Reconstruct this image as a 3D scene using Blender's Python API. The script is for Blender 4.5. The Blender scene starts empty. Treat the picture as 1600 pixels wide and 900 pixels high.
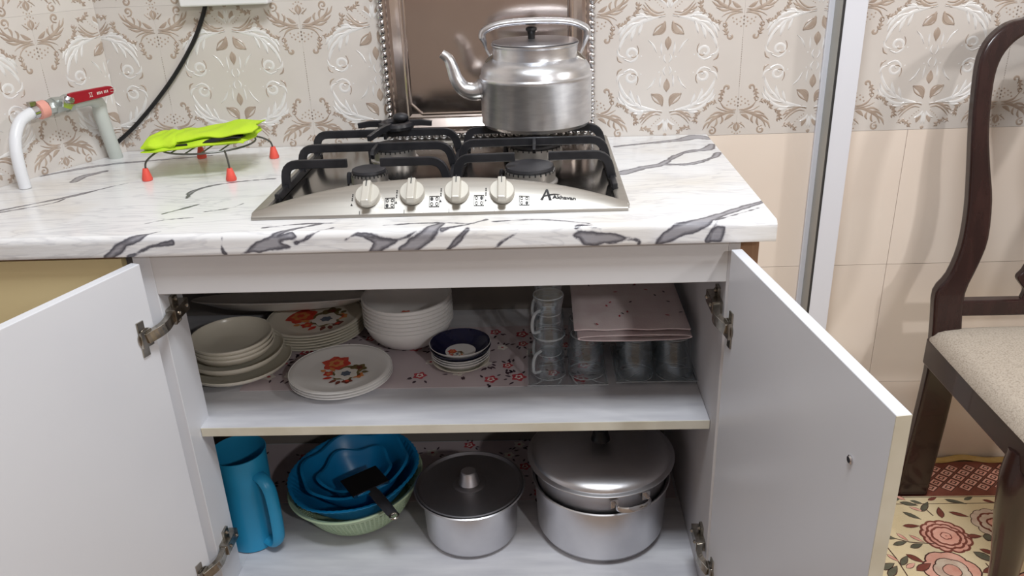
import bpy, bmesh, math, random
import numpy as np
from mathutils import Vector, Matrix
random.seed(7)
PI = math.pi
scene = bpy.context.scene
col = scene.collection

# ------------------------------------------------------------------ camera
FPX = 1277.38
CAM = np.array([-.3434, -1.1476, 1.2235])
_p, _y, _r = .4119, -.044, -.0401
FW = np.array([math.sin(_y)*math.cos(_p), math.cos(_y)*math.cos(_p), -math.sin(_p)])
_rt = np.array([math.cos(_y), -math.sin(_y), 0.]); _up = np.cross(_rt, FW)
RT = _rt*math.cos(_r)+_up*math.sin(_r); UP = _up*math.cos(_r)-_rt*math.sin(_r)
cd = bpy.data.cameras.new('camera'); cam = bpy.data.objects.new('camera', cd); col.objects.link(cam)
cd.sensor_width = 36; cd.lens = FPX/1600*36; cd.clip_start = .02
M = Matrix(((RT[0], UP[0], -FW[0], CAM[0]), (RT[1], UP[1], -FW[1], CAM[1]), (RT[2], UP[2], -FW[2], CAM[2]), (0, 0, 0, 1)))
cam.matrix_world = M
scene.camera = cam

def at(u, v, ax, val):
    d = FW+RT*(u-800)/FPX-UP*(v-450)/FPX
    i = 'xyz'.index(ax)
    return CAM+d*(val-CAM[i])/d[i]

# ------------------------------------------------------------------ light
w = bpy.data.worlds.new('world'); scene.world = w; w.use_nodes = True
w.node_tree.nodes['Background'].inputs[0].default_value = (.9, .92, 1, 1)
w.node_tree.nodes['Background'].inputs[1].default_value = .30
def area(name, loc, target, size, power, color):
    l = bpy.data.lights.new(name, 'AREA'); l.shape = 'RECTANGLE'; l.size, l.size_y = size; l.energy = power; l.color = color
    o = bpy.data.objects.new(name, l); col.objects.link(o); o.location = loc
    o.rotation_euler = (Vector(target)-Vector(loc)).to_track_quat('-Z', 'Y').to_euler()
    return o
area('ceiling_light_overhead', (-.25, -.62, 2.50), (-.25, -.45, 0), (.60, .40), 30, (.90, .95, 1))
area('ceiling_light_rear', (.80, -2.3, 1.95), (.2, .4, .7), (.10, .10), 13, (1, .985, .975))
area('side_light', (1.75, -.75, 1.9), (.1, .5, .8), (.14, .14), 10, (1, .985, .97))
scene.view_settings.view_transform = 'Standard'
scene.view_settings.look = 'None'
scene.view_settings.gamma = 1
scene.view_settings.use_curve_mapping = False
scene.view_settings.exposure = .22
scene.cycles.transparent_max_bounces = 48   # stacked glassware

# ------------------------------------------------------------------ materials
def srgb(r, g, b):
    f = lambda c: (c/255/12.92) if c/255 <= .04045 else ((c/255+.055)/1.055)**2.4
    return (f(r), f(g), f(b), 1)
MATS = {}
def mat(name, rgb, rough=.5, metal=0., spec=.5, rgb2=None, nscale=8., ndetail=4., stretch=(1, 1, 1), bump=0., bscale=60., trans=0., ior=1.45, coat=0., contrast=(.35, .65)):
    m = bpy.data.materials.new(name); m.use_nodes = True
    nt = m.node_tree; b = nt.nodes['Principled BSDF']
    b.inputs['Base Color'].default_value = srgb(*rgb)
    b.inputs['Roughness'].default_value = rough; b.inputs['Metallic'].default_value = metal
    b.inputs['Specular IOR Level'].default_value = spec; b.inputs['IOR'].default_value = ior
    b.inputs['Transmission Weight'].default_value = trans; b.inputs['Coat Weight'].default_value = coat
    tc = nt.nodes.new('ShaderNodeTexCoord'); mp = nt.nodes.new('ShaderNodeMapping'); mp.inputs['Scale'].default_value = stretch
    nt.links.new(tc.outputs['Object'], mp.inputs[0])
    if rgb2 is not None:
        n = nt.nodes.new('ShaderNodeTexNoise'); n.inputs['Scale'].default_value = nscale; n.inputs['Detail'].default_value = ndetail
        r = nt.nodes.new('ShaderNodeValToRGB'); e = r.color_ramp.elements
        e[0].position, e[1].position = contrast; e[0].color = srgb(*rgb); e[1].color = srgb(*rgb2)
        nt.links.new(mp.outputs[0], n.inputs['Vector']); nt.links.new(n.outputs['Fac'], r.inputs[0]); nt.links.new(r.outputs[0], b.inputs['Base Color'])
    if bump:
        n2 = nt.nodes.new('ShaderNodeTexNoise'); n2.inputs['Scale'].default_value = bscale; n2.inputs['Detail'].default_value = 3
        bp = nt.nodes.new('ShaderNodeBump'); bp.inputs['Strength'].default_value = bump; bp.inputs['Distance'].default_value = .002
        nt.links.new(mp.outputs[0], n2.inputs['Vector']); nt.links.new(n2.outputs['Fac'], bp.inputs['Height']); nt.links.new(bp.outputs[0], b.inputs['Normal'])
    MATS[name] = m
    return m
mat('tile_decor', (206, 199, 193), .30, rgb2=(212, 206, 200), nscale=5)
mat('relief_brown', (166, 148, 134), .28, rgb2=(182, 166, 152), nscale=40)
mat('relief_white', (224, 222, 220), .22)
mat('tile_plain', (231, 217, 204), .28, rgb2=(236, 224, 212), nscale=3)
mat('grout', (204, 194, 186), .9, bump=.2)
mat('plaster', (214, 204, 192), .9, bump=.2)
mat('ceiling_paint', (235, 235, 232), .9, bump=.1)
mat('far_wall', (206, 196, 188), .8, rgb2=(196, 150, 134), nscale=1.1, contrast=(.5, .62))  # pinkish patches put on this unseen wall to tint the tray's reflection
mat('floor_screed', (150, 130, 112), .6, rgb2=(165, 142, 122), nscale=4)
mat('frame_white', (222, 224, 232), .35, bump=.03)
mat('frame_grey', (172, 172, 166), .4, metal=.2, bump=.03)
mat('frame_dark', (45, 45, 46), .5, bump=.03)
mat('lacquer', (214, 216, 222), .30, rgb2=(218, 220, 225), nscale=3)
mat('edge_cream', (214, 210, 196), .5, rgb2=(200, 194, 176), nscale=12)
mat('rail_white', (205, 204, 205), .4, rgb2=(209, 208, 209), nscale=3)
mat('shelf_print', (186, 186, 192), .45, rgb2=(206, 206, 210), nscale=6, stretch=(1, 6, 1))
mat('carcass', (186, 184, 188), .55, rgb2=(196, 194, 196), nscale=4)
mat('back_board', (128, 122, 116), .8, rgb2=(118, 112, 108), nscale=5)
mat('yellow_front', (216, 198, 152), .45, rgb2=(220, 204, 160), nscale=2)
mat('brown_wood', (150, 118, 92), .6, rgb2=(132, 100, 76), nscale=10, stretch=(8, 8, 1))
mat('steel', (178, 175, 169), .46, metal=1, rgb2=(188, 185, 179), nscale=120, stretch=(.04, 1, 1), bump=.03, bscale=300)
mat('steel_pan', (128, 124, 118), .16, metal=1, rgb2=(146, 141, 134), nscale=6)
mat('aluminium', (226, 228, 232), .31, metal=1, rgb2=(210, 212, 217), nscale=30, stretch=(1, 1, 4), bump=.05, bscale=80)
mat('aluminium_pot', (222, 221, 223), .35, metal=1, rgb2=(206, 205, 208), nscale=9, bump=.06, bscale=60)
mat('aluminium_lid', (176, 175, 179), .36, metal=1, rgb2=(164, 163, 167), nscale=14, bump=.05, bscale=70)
mat('chrome', (205, 205, 208), .12, metal=1, bump=.02)
mat('tray_silver', (198, 186, 179), .15, metal=1, rgb2=(206, 194, 187), nscale=4, bump=.03, bscale=14)
mat('tray_rim', (200, 188, 182), .2, metal=1, bump=.03)
mat('enamel_black', (26, 27, 31), .38, rgb2=(38, 38, 42), nscale=40)
mat('burner_alu', (186, 184, 182), .35, metal=.9, bump=.05)
mat('burner_cap', (48, 48, 52), .5, rgb2=(36, 36, 40), nscale=30)
mat('knob', (206, 203, 194), .3, metal=.3, bump=.02)
mat('ink', (34, 34, 36), .5, bump=.01)
mat('black_plastic', (20, 20, 22), .35, bump=.03)
mat('hinge_metal', (182, 177, 168), .25, metal=1, rgb2=(140, 135, 126), nscale=60)
mat('cream_dish', (222, 216, 200), .25, coat=.3, rgb2=(226, 221, 207), nscale=5)
mat('white_dish', (226, 224, 222), .22, coat=.3, rgb2=(230, 228, 226), nscale=5)
mat('navy_glaze', (16, 18, 46), .2, coat=.3, rgb2=(22, 24, 56), nscale=30)
mat('print_red', (196, 52, 44), .35, rgb2=(214, 84, 60), nscale=90)
mat('print_orange', (206, 128, 66), .35, rgb2=(216, 150, 92), nscale=90)
mat('print_olive', (96, 84, 48), .35, rgb2=(120, 104, 64), nscale=90)
mat('print_brown', (98, 44, 36), .4, rgb2=(120, 60, 44), nscale=90)
mat('print_blue', (78, 90, 110), .4, rgb2=(96, 106, 122), nscale=90)
mat('print_white', (232, 228, 222), .4, rgb2=(224, 218, 210), nscale=60)
mat('liner_pink', (192, 178, 182), .5, rgb2=(200, 188, 192), nscale=8)
mat('liner_navy', (62, 44, 58), .5, rgb2=(74, 54, 66), nscale=60)
mat('liner_red', (172, 52, 66), .5, rgb2=(190, 74, 84), nscale=60)
def glassmat():
    m = bpy.data.materials.new('glass'); m.use_nodes = True; nt = m.node_tree; N = nt.nodes.new
    nt.nodes.remove(nt.nodes['Principled BSDF']); out = nt.nodes['Material Output']
    tr_ = N('ShaderNodeBsdfTransparent'); tr_.inputs[0].default_value = (.93, .945, .95, 1)
    gl = N('ShaderNodeBsdfGlossy'); gl.inputs['Roughness'].default_value = .02; gl.inputs['Color'].default_value = (.9, .93, .95, 1)
    lw = N('ShaderNodeLayerWeight'); lw.inputs['Blend'].default_value = .5
    nz = N('ShaderNodeTexNoise'); nz.inputs['Scale'].default_value = 40; bp_ = N('ShaderNodeBump'); bp_.inputs['Strength'].default_value = .01; nt.links.new(nz.outputs['Fac'], bp_.inputs['Height'])
    nt.links.new(bp_.outputs[0], gl.inputs['Normal'])
    mx = N('ShaderNodeMixShader'); pw = N('ShaderNodeMath'); pw.operation = 'POWER'; pw.inputs[1].default_value = 2.6; nt.links.new(lw.outputs['Facing'], pw.inputs[0]); ml = N('ShaderNodeMath'); ml.operation = 'MULTIPLY_ADD'; ml.inputs[1].default_value = .85; ml.inputs[2].default_value = .06; nt.links.new(pw.outputs[0], ml.inputs[0]); nt.links.new(ml.outputs[0], mx.inputs[0]); nt.links.new(tr_.outputs[0], mx.inputs[1]); nt.links.new(gl.outputs[0], mx.inputs[2]); nt.links.new(mx.outputs[0], out.inputs['Surface'])
    MATS['glass'] = m
glassmat()
mat('glass_edge', (196, 202, 206), .12, spec=.8, bump=.02)
MATS['glass_edge'].node_tree.nodes['Principled BSDF'].inputs['Alpha'].default_value = .42
mat('cloth_pink', (222, 210, 210), .9, rgb2=(214, 196, 198), nscale=22, bump=.3, bscale=400)
mat('blue_plastic', (40, 146, 194), .33, rgb2=(46, 154, 200), nscale=4)
mat('blue_basin', (16, 124, 182), .35, rgb2=(20, 132, 190), nscale=4)
mat('green_plastic', (176, 198, 164), .45, rgb2=(184, 204, 172), nscale=6)
mat('lime_cloth', (178, 214, 34), .75, rgb2=(190, 222, 48), nscale=14, bump=.3, bscale=300)
mat('cloth_black', (24, 26, 22), .9, bump=.2)
mat('wire', (96, 96, 92), .4, metal=.8, bump=.03)
mat('red_rubber', (226, 84, 72), .5, rgb2=(232, 94, 80), nscale=20)
mat('pipe_paint', (190, 196, 190), .4, rgb2=(198, 203, 198), nscale=12)
mat('valve_red', (150, 20, 36), .3, rgb2=(160, 26, 42), nscale=20)
mat('brass_grey', (176, 182, 178), .3, metal=.7, rgb2=(190, 194, 190), nscale=40)
mat('nut_pink', (228, 164, 150), .5, rgb2=(222, 154, 140), nscale=30)
mat('hose_white', (226, 228, 232), .3, bump=.03)
mat('cable_black', (20, 20, 22), .5, bump=.04)
mat('socket_white', (228, 228, 228), .35, bump=.02)
mat('dark_wood', (38, 21, 20), .26, rgb2=(50, 29, 27), nscale=8, stretch=(6, 6, 1), coat=.2)
mat('seat_fabric', (190, 179, 165), .95, rgb2=(150, 137, 123), nscale=330, ndetail=6, bump=.5, bscale=420, contrast=(.45, .75))
mat('rug_cream', (232, 214, 176), .95, rgb2=(226, 206, 164), nscale=12, bump=.5, bscale=500)
mat('rug_pink', (222, 158, 138), .95, rgb2=(232, 180, 160), nscale=40, bump=.4, bscale=500)
mat('rug_pale', (222, 204, 182), .95, rgb2=(206, 178, 158), nscale=40, bump=.4, bscale=500)
mat('rug_brown', (118, 62, 50), .95, rgb2=(134, 74, 60), nscale=40, bump=.4, bscale=500)
mat('rug_dark', (72, 46, 38), .95, rgb2=(84, 54, 46), nscale=40, bump=.4, bscale=500)
mat('rug_green', (108, 104, 86), .95, rgb2=(92, 90, 74), nscale=60, bump=.4, bscale=500)
mat('rug_binding', (206, 172, 104), .9, rgb2=(214, 184, 122), nscale=60, bump=.4, bscale=500)
mat('rug_rust', (120, 66, 52), .95, rgb2=(132, 76, 60), nscale=50, bump=.4, bscale=500)

def marble():
    m = bpy.data.materials.new('marble_film'); m.use_nodes = True; nt = m.node_tree; N = nt.nodes.new; L = nt.links.new
    b = nt.nodes['Principled BSDF']; b.inputs['Roughness'].default_value = .16
    tc = N('ShaderNodeTexCoord')
    a = N('ShaderNodeAttribute'); a.attribute_name = 'vein_shade'
    n = N('ShaderNodeTexNoise'); n.inputs['Scale'].default_value = 42; n.inputs['Detail'].default_value = 6; L(tc.outputs['Object'], n.inputs['Vector'])
    ma = N('ShaderNodeMath'); ma.operation = 'MULTIPLY_ADD'; ma.inputs[1].default_value = .013; L(n.outputs['Fac'], ma.inputs[0]); L(a.outputs['Fac'], ma.inputs[2])
    sb = N('ShaderNodeMath'); sb.operation = 'SUBTRACT'; sb.inputs[1].default_value = .0064; L(ma.outputs[0], sb.inputs[0])
    mr = N('ShaderNodeMapRange'); mr.inputs['From Min'].default_value = -.008; mr.inputs['From Max'].default_value = .008; L(sb.outputs[0], mr.inputs['Value'])
    r = N('ShaderNodeValToRGB'); e = r.color_ramp.elements
    e[0].position = .16; e[0].color = srgb(172, 171, 177); e[1].position = .66; e[1].color = srgb(255, 255, 255)
    for p_, c_ in ((.37, (120, 119, 126)), (.455, (92, 91, 99)), (.51, (142, 141, 147)), (.58, (225, 225, 228))):
        q = e.new(p_); q.color = srgb(*c_)
    L(mr.outputs[0], r.inputs[0])
    # faint streaks running along the worktop
    mp = N('ShaderNodeMapping'); mp.inputs['Scale'].default_value = (1.6, 9, 9); mp.inputs['Rotation'].default_value = (0, 0, .12); L(tc.outputs['Object'], mp.inputs[0])
    n2 = N('ShaderNodeTexNoise'); n2.inputs['Scale'].default_value = 3.2; n2.inputs['Detail'].default_value = 7; n2.inputs['Distortion'].default_value = .8; L(mp.outputs[0], n2.inputs['Vector'])
    r2 = N('ShaderNodeValToRGB'); e2 = r2.color_ramp.elements
    e2[0].position = .47; e2[0].color = srgb(229, 229, 230); e2[1].position = .54; e2[1].color = srgb(229, 229, 230)
    q = e2.new(.503); q.color = srgb(211, 211, 214)
    L(n2.outputs['Fac'], r2.inputs[0])
    # warm stains
    n3 = N('ShaderNodeTexNoise'); n3.inputs['Scale'].default_value = 5; n3.inputs['Detail'].default_value = 3; L(tc.outputs['Object'], n3.inputs['Vector'])
    r3 = N('ShaderNodeValToRGB'); r3.color_ramp.elements[0].position = .5; r3.color_ramp.elements[0].color = (1, 1, 1, 1); r3.color_ramp.elements[1].position = .75; r3.color_ramp.elements[1].color = srgb(244, 238, 228)
    L(n3.outputs['Fac'], r3.inputs[0])
    mx = N('ShaderNodeMix'); mx.data_type = 'RGBA'; mx.blend_type = 'MULTIPLY'; mx.inputs[0].default_value = 1; L(r2.outputs[0], mx.inputs[6]); L(r3.outputs[0], mx.inputs[7])
    mx2 = N('ShaderNodeMix'); mx2.data_type = 'RGBA'; mx2.blend_type = 'MULTIPLY'; mx2.inputs[0].default_value = 1; L(mx.outputs[2], mx2.inputs[6]); L(r.outputs[0], mx2.inputs[7])
    L(mx2.outputs[2], b.inputs['Base Color'])
    n4 = N('ShaderNodeTexNoise'); n4.inputs['Scale'].default_value = 22; n4.inputs['Detail'].default_value = 2; L(mp.outputs[0], n4.inputs['Vector'])
    bp = N('ShaderNodeBump'); bp.inputs['Strength'].default_value = .12; bp.inputs['Distance'].default_value = .003; L(n4.outputs['Fac'], bp.inputs['Height']); L(bp.outputs[0], b.inputs['Normal'])
    MATS['marble'] = m
marble()

# ------------------------------------------------------------------ mesh helpers
def tag(o, label=None, cat=None, group=None, kind=None):
    if label: o['label'] = label
    if cat: o['category'] = cat
    if group: o['group'] = group
    if kind: o['kind'] = kind
    return o
def root_loc(o):
    while o.parent is not None: o = o.parent
    return Vector(o.location)
def thing(name, loc, label, cat, group=None, rz=0):
    o = bpy.data.objects.new(name, None); col.objects.link(o); o.location = loc; o.rotation_euler = (0, 0, rz); o.empty_display_size = .02
    return tag(o, label, cat, group)
def link(name, me, parent=None, loc=None):
    o = bpy.data.objects.new(name, me); col.objects.link(o)
    if parent is not None: o.parent = parent
    if loc is not None: o.location = loc
    return o
class MB:
    def __init__(s): s.v = []; s.f = []; s.m = []; s.cur = 0
    def mi(s, i): s.cur = i; return s
    def add(s, vs, fs):
        k = len(s.v); s.v += [tuple(map(float, q)) for q in vs]
        for f in fs: s.f.append(tuple(i+k for i in f)); s.m.append(s.cur)
        return s
    def box(s, a, b):
        x0, y0, z0 = a; x1, y1, z1 = b
        if x1 < x0: x0, x1 = x1, x0
        if y1 < y0: y0, y1 = y1, y0
        if z1 < z0: z0, z1 = z1, z0
        return s.add([(x0, y0, z0), (x1, y0, z0), (x1, y1, z0), (x0, y1, z0), (x0, y0, z1), (x1, y0, z1), (x1, y1, z1), (x0, y1, z1)],
                     [(0, 3, 2, 1), (4, 5, 6, 7), (0, 1, 5, 4), (1, 2, 6, 5), (2, 3, 7, 6), (3, 0, 4, 7)])
    def obox(s, c, ax, ay, az, h):        # oriented box: centre, axes, half sizes
        c = Vector(c); A = [Vector(q).normalized()*k for q, k in zip((ax, ay, az), h)]
        vs = [c+A[0]*i+A[1]*j+A[2]*k for k in (-1, 1) for i, j in ((-1, -1), (1, -1), (1, 1), (-1, 1))]
        return s.add(vs, [(0, 3, 2, 1), (4, 5, 6, 7), (0, 1, 5, 4), (1, 2, 6, 5), (2, 3, 7, 6), (3, 0, 4, 7)])
    def lathe(s, prof, n=48, c=(0, 0, 0), sx=1, sy=1, fr=None, fz=None):
        # fr / fz: optional functions (angle, k) -> radius factor / height offset
        vs = []; m = len(prof)
        for k, (r, z) in enumerate(prof):
            for i in range(n):
                a = 2*PI*i/n; q = r*(fr(a, k) if fr else 1)
                vs.append((c[0]+q*math.cos(a)*sx, c[1]+q*math.sin(a)*sy, c[2]+z+(fz(a, k) if fz else 0)))
        fs = [(k*n+i, k*n+(i+1) % n, (k+1)*n+(i+1) % n, (k+1)*n+i) for k in range(m-1) for i in range(n)]
        ring_ = prof[0] == prof[-1]
        if prof[0][0] > 1e-6 and not ring_: fs.append(tuple(range(n-1, -1, -1)))
        if prof[-1][0] > 1e-6 and not ring_: fs.append(tuple((m-1)*n+i for i in range(n)))
        return s.add(vs, fs)
    def tube(s, path, r, n=10, closed=False, flat=None, cap=True):
        P = [Vector(q) for q in path]; m = len(P); rs = r if isinstance(r, list) else [r]*m
        T = []
        for i in range(m):
            a = P[(i-1) % m] if (closed or i > 0) else P[i]; b = P[(i+1) % m] if (closed or i < m-1) else P[i]
            T.append((b-a).normalized())
        u = T[0].orthogonal().normalized() if flat is None else (Vector(flat)-T[0]*Vector(flat).dot(T[0])).normalized()
        vs = []
        for i in range(m):
            u = (u-T[i]*u.dot(T[i])).normalized() if flat is None else (Vector(flat)-T[i]*Vector(flat).dot(T[i])).normalized()
            w_ = T[i].cross(u)
            ri = rs[i]; ra, rb = ri if isinstance(ri, tuple) else (ri, ri)
            for k in range(n):
                a = 2*PI*k/n+(PI/4 if n == 4 else 0); kk = math.sqrt(2) if n == 4 else 1
                vs.append(P[i]+u*math.cos(a)*ra*kk+w_*math.sin(a)*rb*kk)
        fs = []
        for i in range(m if closed else m-1):
            j = (i+1) % m
            for k in range(n): fs.append((i*n+k, i*n+(k+1) % n, j*n+(k+1) % n, j*n+k))
        if not closed and cap: fs.append(tuple(range(n-1, -1, -1))); fs.append(tuple((m-1)*n+k for k in range(n)))
        return s.add(vs, fs)
    def prism(s, poly, f0, f1):           # poly 2D, f0/f1 map 2D -> 3D
        n = len(poly)
        s.add([f0(*q) for q in poly]+[f1(*q) for q in poly], [tuple(range(n-1, -1, -1)), tuple(range(n, 2*n))]+[(i, (i+1) % n, n+(i+1) % n, n+i) for i in range(n)])
        return s
    def poly(s, pts): return s.add(pts, [tuple(range(len(pts)))])
    def sphere(s, c, r, n=12, m=8):
        rx, ry, rz = r if isinstance(r, tuple) else (r, r, r)
        vs = [(c[0], c[1], c[2]-rz)]
        for j in range(1, m):
            t = -PI/2+PI*j/m
            vs += [(c[0]+rx*math.cos(t)*math.cos(2*PI*i/n), c[1]+ry*math.cos(t)*math.sin(2*PI*i/n), c[2]+rz*math.sin(t)) for i in range(n)]
        vs.append((c[0], c[1], c[2]+rz)); top = len(vs)-1
        fs = [(0, 1+(i+1) % n, 1+i) for i in range(n)]
        for j in range(m-2): fs += [(1+j*n+i, 1+j*n+(i+1) % n, 1+(j+1)*n+(i+1) % n, 1+(j+1)*n+i) for i in range(n)]
        fs += [(1+(m-2)*n+i, 1+(m-2)*n+(i+1) % n, top) for i in range(n)]
        return s.add(vs, fs)
    def mesh(s, name, mats, smooth=False, angle=35, fixn=True):
        me = bpy.data.meshes.new(name); me.from_pydata(s.v, [], s.f)
        for k in (mats if isinstance(mats, (list, tuple)) else [mats]): me.materials.append(MATS[k])
        me.polygons.foreach_set('material_index', s.m)
        if fixn:
            bm = bmesh.new(); bm.from_mesh(me); bmesh.ops.recalc_face_normals(bm, faces=bm.faces); bm.to_mesh(me); bm.free()
        if smooth:
            me.polygons.foreach_set('use_smooth', [True]*len(me.polygons))
            try: me.set_sharp_from_angle(angle=math.radians(angle))
            except Exception: pass
        me.update()
        return me
    def build(s, name, mats, parent=None, smooth=False, bevel=0, world=True, angle=35, seg=2, fixn=True, solid=0, subsurf=0):
        if parent is not None and world:
            o_ = root_loc(parent); s.v = [(x-o_.x, y-o_.y, z-o_.z) for x, y, z in s.v]
        base = None
        if parent is None and world:
            V = np.array(s.v); base = Vector((float((V[:, 0].min()+V[:, 0].max())/2), float((V[:, 1].min()+V[:, 1].max())/2), float(V[:, 2].min())))
            s.v = [(x-base.x, y-base.y, z-base.z) for x, y, z in s.v]
        me = s.mesh(name, mats, smooth, angle, fixn)
        o = link(name, me, parent)
        if base is not None: o.location = base
        if solid:
            q = o.modifiers.new('solid', 'SOLIDIFY'); q.thickness = solid; q.offset = 0
        if bevel:
            q = o.modifiers.new('bevel', 'BEVEL'); q.width = bevel; q.segments = seg; q.limit_method = 'ANGLE'; q.angle_limit = math.radians(40)
            q.harden_normals = False
        if subsurf:
            q = o.modifiers.new('sub', 'SUBSURF'); q.levels = q.render_levels = subsurf
        return o
def copy_tree(o, parent=None):
    c = o.copy(); col.objects.link(c); c.parent = parent
    for ch in list(o.children): copy_tree(ch, c)
    return c
def bez(pts, n=8):                         # Catmull-Rom through points of any dimension
    P = [np.array(q, float) for q in pts]; P = [2*P[0]-P[1]]+P+[2*P[-1]-P[-2]]; out = []
    for i in range(1, len(P)-2):
        for k in range(n):
            t = k/n
            out.append(.5*((2*P[i])+(-P[i-1]+P[i+1])*t+(2*P[i-1]-5*P[i]+4*P[i+1]-P[i+2])*t*t+(-P[i-1]+3*P[i]-3*P[i+1]+P[i+2])*t**3))
    out.append(P[-2]); return [tuple(q) for q in out]

# ------------------------------------------------------------------ the room
YW = .553; ZT = .82                        # back wall, worktop height
FLOOR = 0.
tag(MB().box((-2.4, -3.0, -.06), (2.1, .66, 0)).build('floor', 'floor_screed'), kind='structure')
tag(MB().box((-2.4, -3.0, 2.6), (2.1, .66, 2.66)).build('ceiling', 'ceiling_paint'), kind='structure')
wall_right = tag(MB().box((2.0, -3.0, 0), (2.1, .66, 2.6)).build('wall_right', 'plaster'), kind='structure')
wall_front = tag(MB().box((-2.4, -3.1, 0), (2.1, -3.0, 2.6)).build('wall_front', 'far_wall'), kind='structure')
wall_back = tag(MB().box((-1.9, YW+.009, 0), (2.1, .66, 2.6)).build('wall_back', 'grout'), kind='structure')
LD = Vector((-.43, -.9, 0)).normalized(); LN = Vector((.9, -.43, 0)).normalized()   # slanted left wall: run and inward normal
LC = Vector((-1.232, YW, 0))
mb = MB(); p0 = LC-LN*.009+Vector((0, 0, 0)); p1 = p0+LD*2.6
mb.prism([(p0.x, p0.y), (p1.x, p1.y), (p1.x-LN.x*.08, p1.y-LN.y*.08), (p0.x-LN.x*.08, p0.y-LN.y*.08)], lambda x, y: (x, y, 0), lambda x, y: (x, y, 2.6))
wall_left = tag(mb.build('wall_left', 'grout'), kind='structure')

# --- decorated relief tile (local x right, z up, front towards -y at y=0)
TW, TH = .2943, .295
HX, HZ = TW/2, TH/2
def ornament():
    br, wh = MB(), MB()
    def stroke(mb_, pts, wd, hgt=.0011, n=5, s_axis=False, taper=(.15, 1, .15)):
        # pts in (u, v): u from leaf axis (0..1), v from mid line (0..1); s_axis -> first is distance from the dot axis
        pp = bez(pts, n) if len(pts) > 2 else [tuple(np.array(pts[0])*(1-k/n)+np.array(pts[1])*k/n) for k in range(n+1)]
        if s_axis: pp = [(1-a, b) for a, b in pp]
        m = len(pp); wd *= 1.28
        for sx in (-1, 1):
            for sz in (-1, 1):
                Q = [Vector((sx*a*HX, 0, sz*b*HZ)) for a, b in pp]; vs = []
                for i in range(m):
                    t = (Q[min(i+1, m-1)]-Q[max(i-1, 0)]).normalized(); nrm = Vector((-t.z, 0, t.x)); q = i/(m-1)
                    ww = wd*(taper[0]+(taper[1]-taper[0])*math.sin(min(1, q*2)*PI/2) if q < .5 else taper[2]+(taper[1]-taper[2])*math.sin(min(1, (1-q)*2)*PI/2))/2
                    vs += [Q[i]+nrm*ww+Vector((0, .0002, 0)), Q[i]+Vector((0, -hgt, 0)), Q[i]-nrm*ww+Vector((0, .0002, 0))]
                fs = []
                for i in range(m-1):
                    a = 3*i; fs += [(a, a+1, a+4, a+3), (a+1, a+2, a+5, a+4)]
                if sx*sz > 0: fs = [f[::-1] for f in fs]
                mb_.add(vs, fs)
    def dot(mb_, u, v, r=.0011, s_axis=False):
        if s_axis: u = 1-u
        r *= 1.3
        for sx in ((-1, 1) if u > 1e-6 else (1,)):
            for sz in ((-1, 1) if v > 1e-6 else (1,)):
                c = Vector((sx*u*HX, 0, sz*v*HZ))
                vs = [c+Vector((r*math.cos(k*PI/3), .0002, r*math.sin(k*PI/3))) for k in range(6)]+[c+Vector((0, -.0009, 0))]
                mb_.add(vs, [(k, (k+1) % 6, 6) for k in range(6)])
    def spiral(mb_, cu, cv, r, turns, a0, wd, s_axis=False, sgn=1):
        pts = []
        for k in range(10):
            t = k/9; a = a0+sgn*turns*2*PI*t; rr = r*(1-.82*t)
            pts.append((cu+rr*math.cos(a), cv+rr*math.sin(a)))
        stroke(mb_, pts, wd, n=2, s_axis=s_axis, taper=(.5, 1, .6))
    # leaf axis
    stroke(br, [(.0, .19), (.022, .29), (.0, .37)], .0055, taper=(.1, 1.2, .1)); stroke(br, [(.05, .57), (.09, .45), (.21, .40)], .0110, taper=(.15, 1.1, .05))
    stroke(br, [(.04, .55), (.10, .53), (.17, .48), (.21, .40)], .0030); stroke(br, [(.04, .55), (.06, .46), (.12, .41), (.21, .39)], .0026)
    stroke(br, [(.05, .66), (.14, .63), (.25, .68), (.35, .79)], .0062); stroke(br, [(.07, .69), (.16, .68), (.25, .73), (.33, .82)], .0036)
    stroke(br, [(.27, .70), (.33, .72), (.37, .75)], .0038); stroke(br, [(.22, .67), (.29, .67), (.34, .70)], .0034)
    for k in range(7): dot(br, .08+.027*k, .735+.017*k+.0022*k*k, .0012)
    stroke(br, [(.04, .79), (.07, .84), (.09, .90)], .0080, taper=(.2, 1, .3)); stroke(wh, [(.02, .74), (.05, .80), (.13, .84)], .0060); stroke(wh, [(.0, .76), (.01, .84), (.02, .92)], .0050)
    stroke(br, [(.0, .95), (.012, .97), (.0, .995)], .004)
    # white acanthus sweep
    stroke(wh, [(.05, .64), (.2, .615), (.38, .56), (.52, .45), (.61, .33)], .0072, .0016)
    stroke(wh, [(.22, .62), (.40, .63), (.53, .57), (.60, .47)], .0066, .0016); stroke(wh, [(.34, .57), (.52, .53), (.62, .44), (.66, .34)], .0062, .0016)
    stroke(wh, [(.42, .53), (.48, .42), (.50, .33)], .0060, .0015); stroke(wh, [(.34, .57), (.38, .47), (.40, .40)], .0050, .0014)
    stroke(wh, [(.47, .49), (.56, .42), (.64, .28), (.66, .20)], .0056, .0015); stroke(wh, [(.28, .60), (.36, .66), (.46, .66)], .0054, .0014)
    stroke(wh, [(.55, .55), (.63, .50), (.68, .42)], .0050, .0014)
    spiral(wh, .50, .155, .115, 1.35, -.6, .0052, sgn=-1); spiral(br, .50, .155, .135, .42, 2.2, .0024, sgn=1)
    stroke(br, [(.62, .04), (.67, .07), (.69, .13)], .0034); stroke(wh, [(.57, .10), (.66, .14), (.69, .22)], .0040)
    stroke(wh, [(.08, .13), (.09, .22), (.09, .30)], .0036); stroke(wh, [(.15, .16), (.20, .26), (.27, .33)], .0036); stroke(wh, [(.02, .02), (.05, .08), (.03, .14)], .0036)
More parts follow.
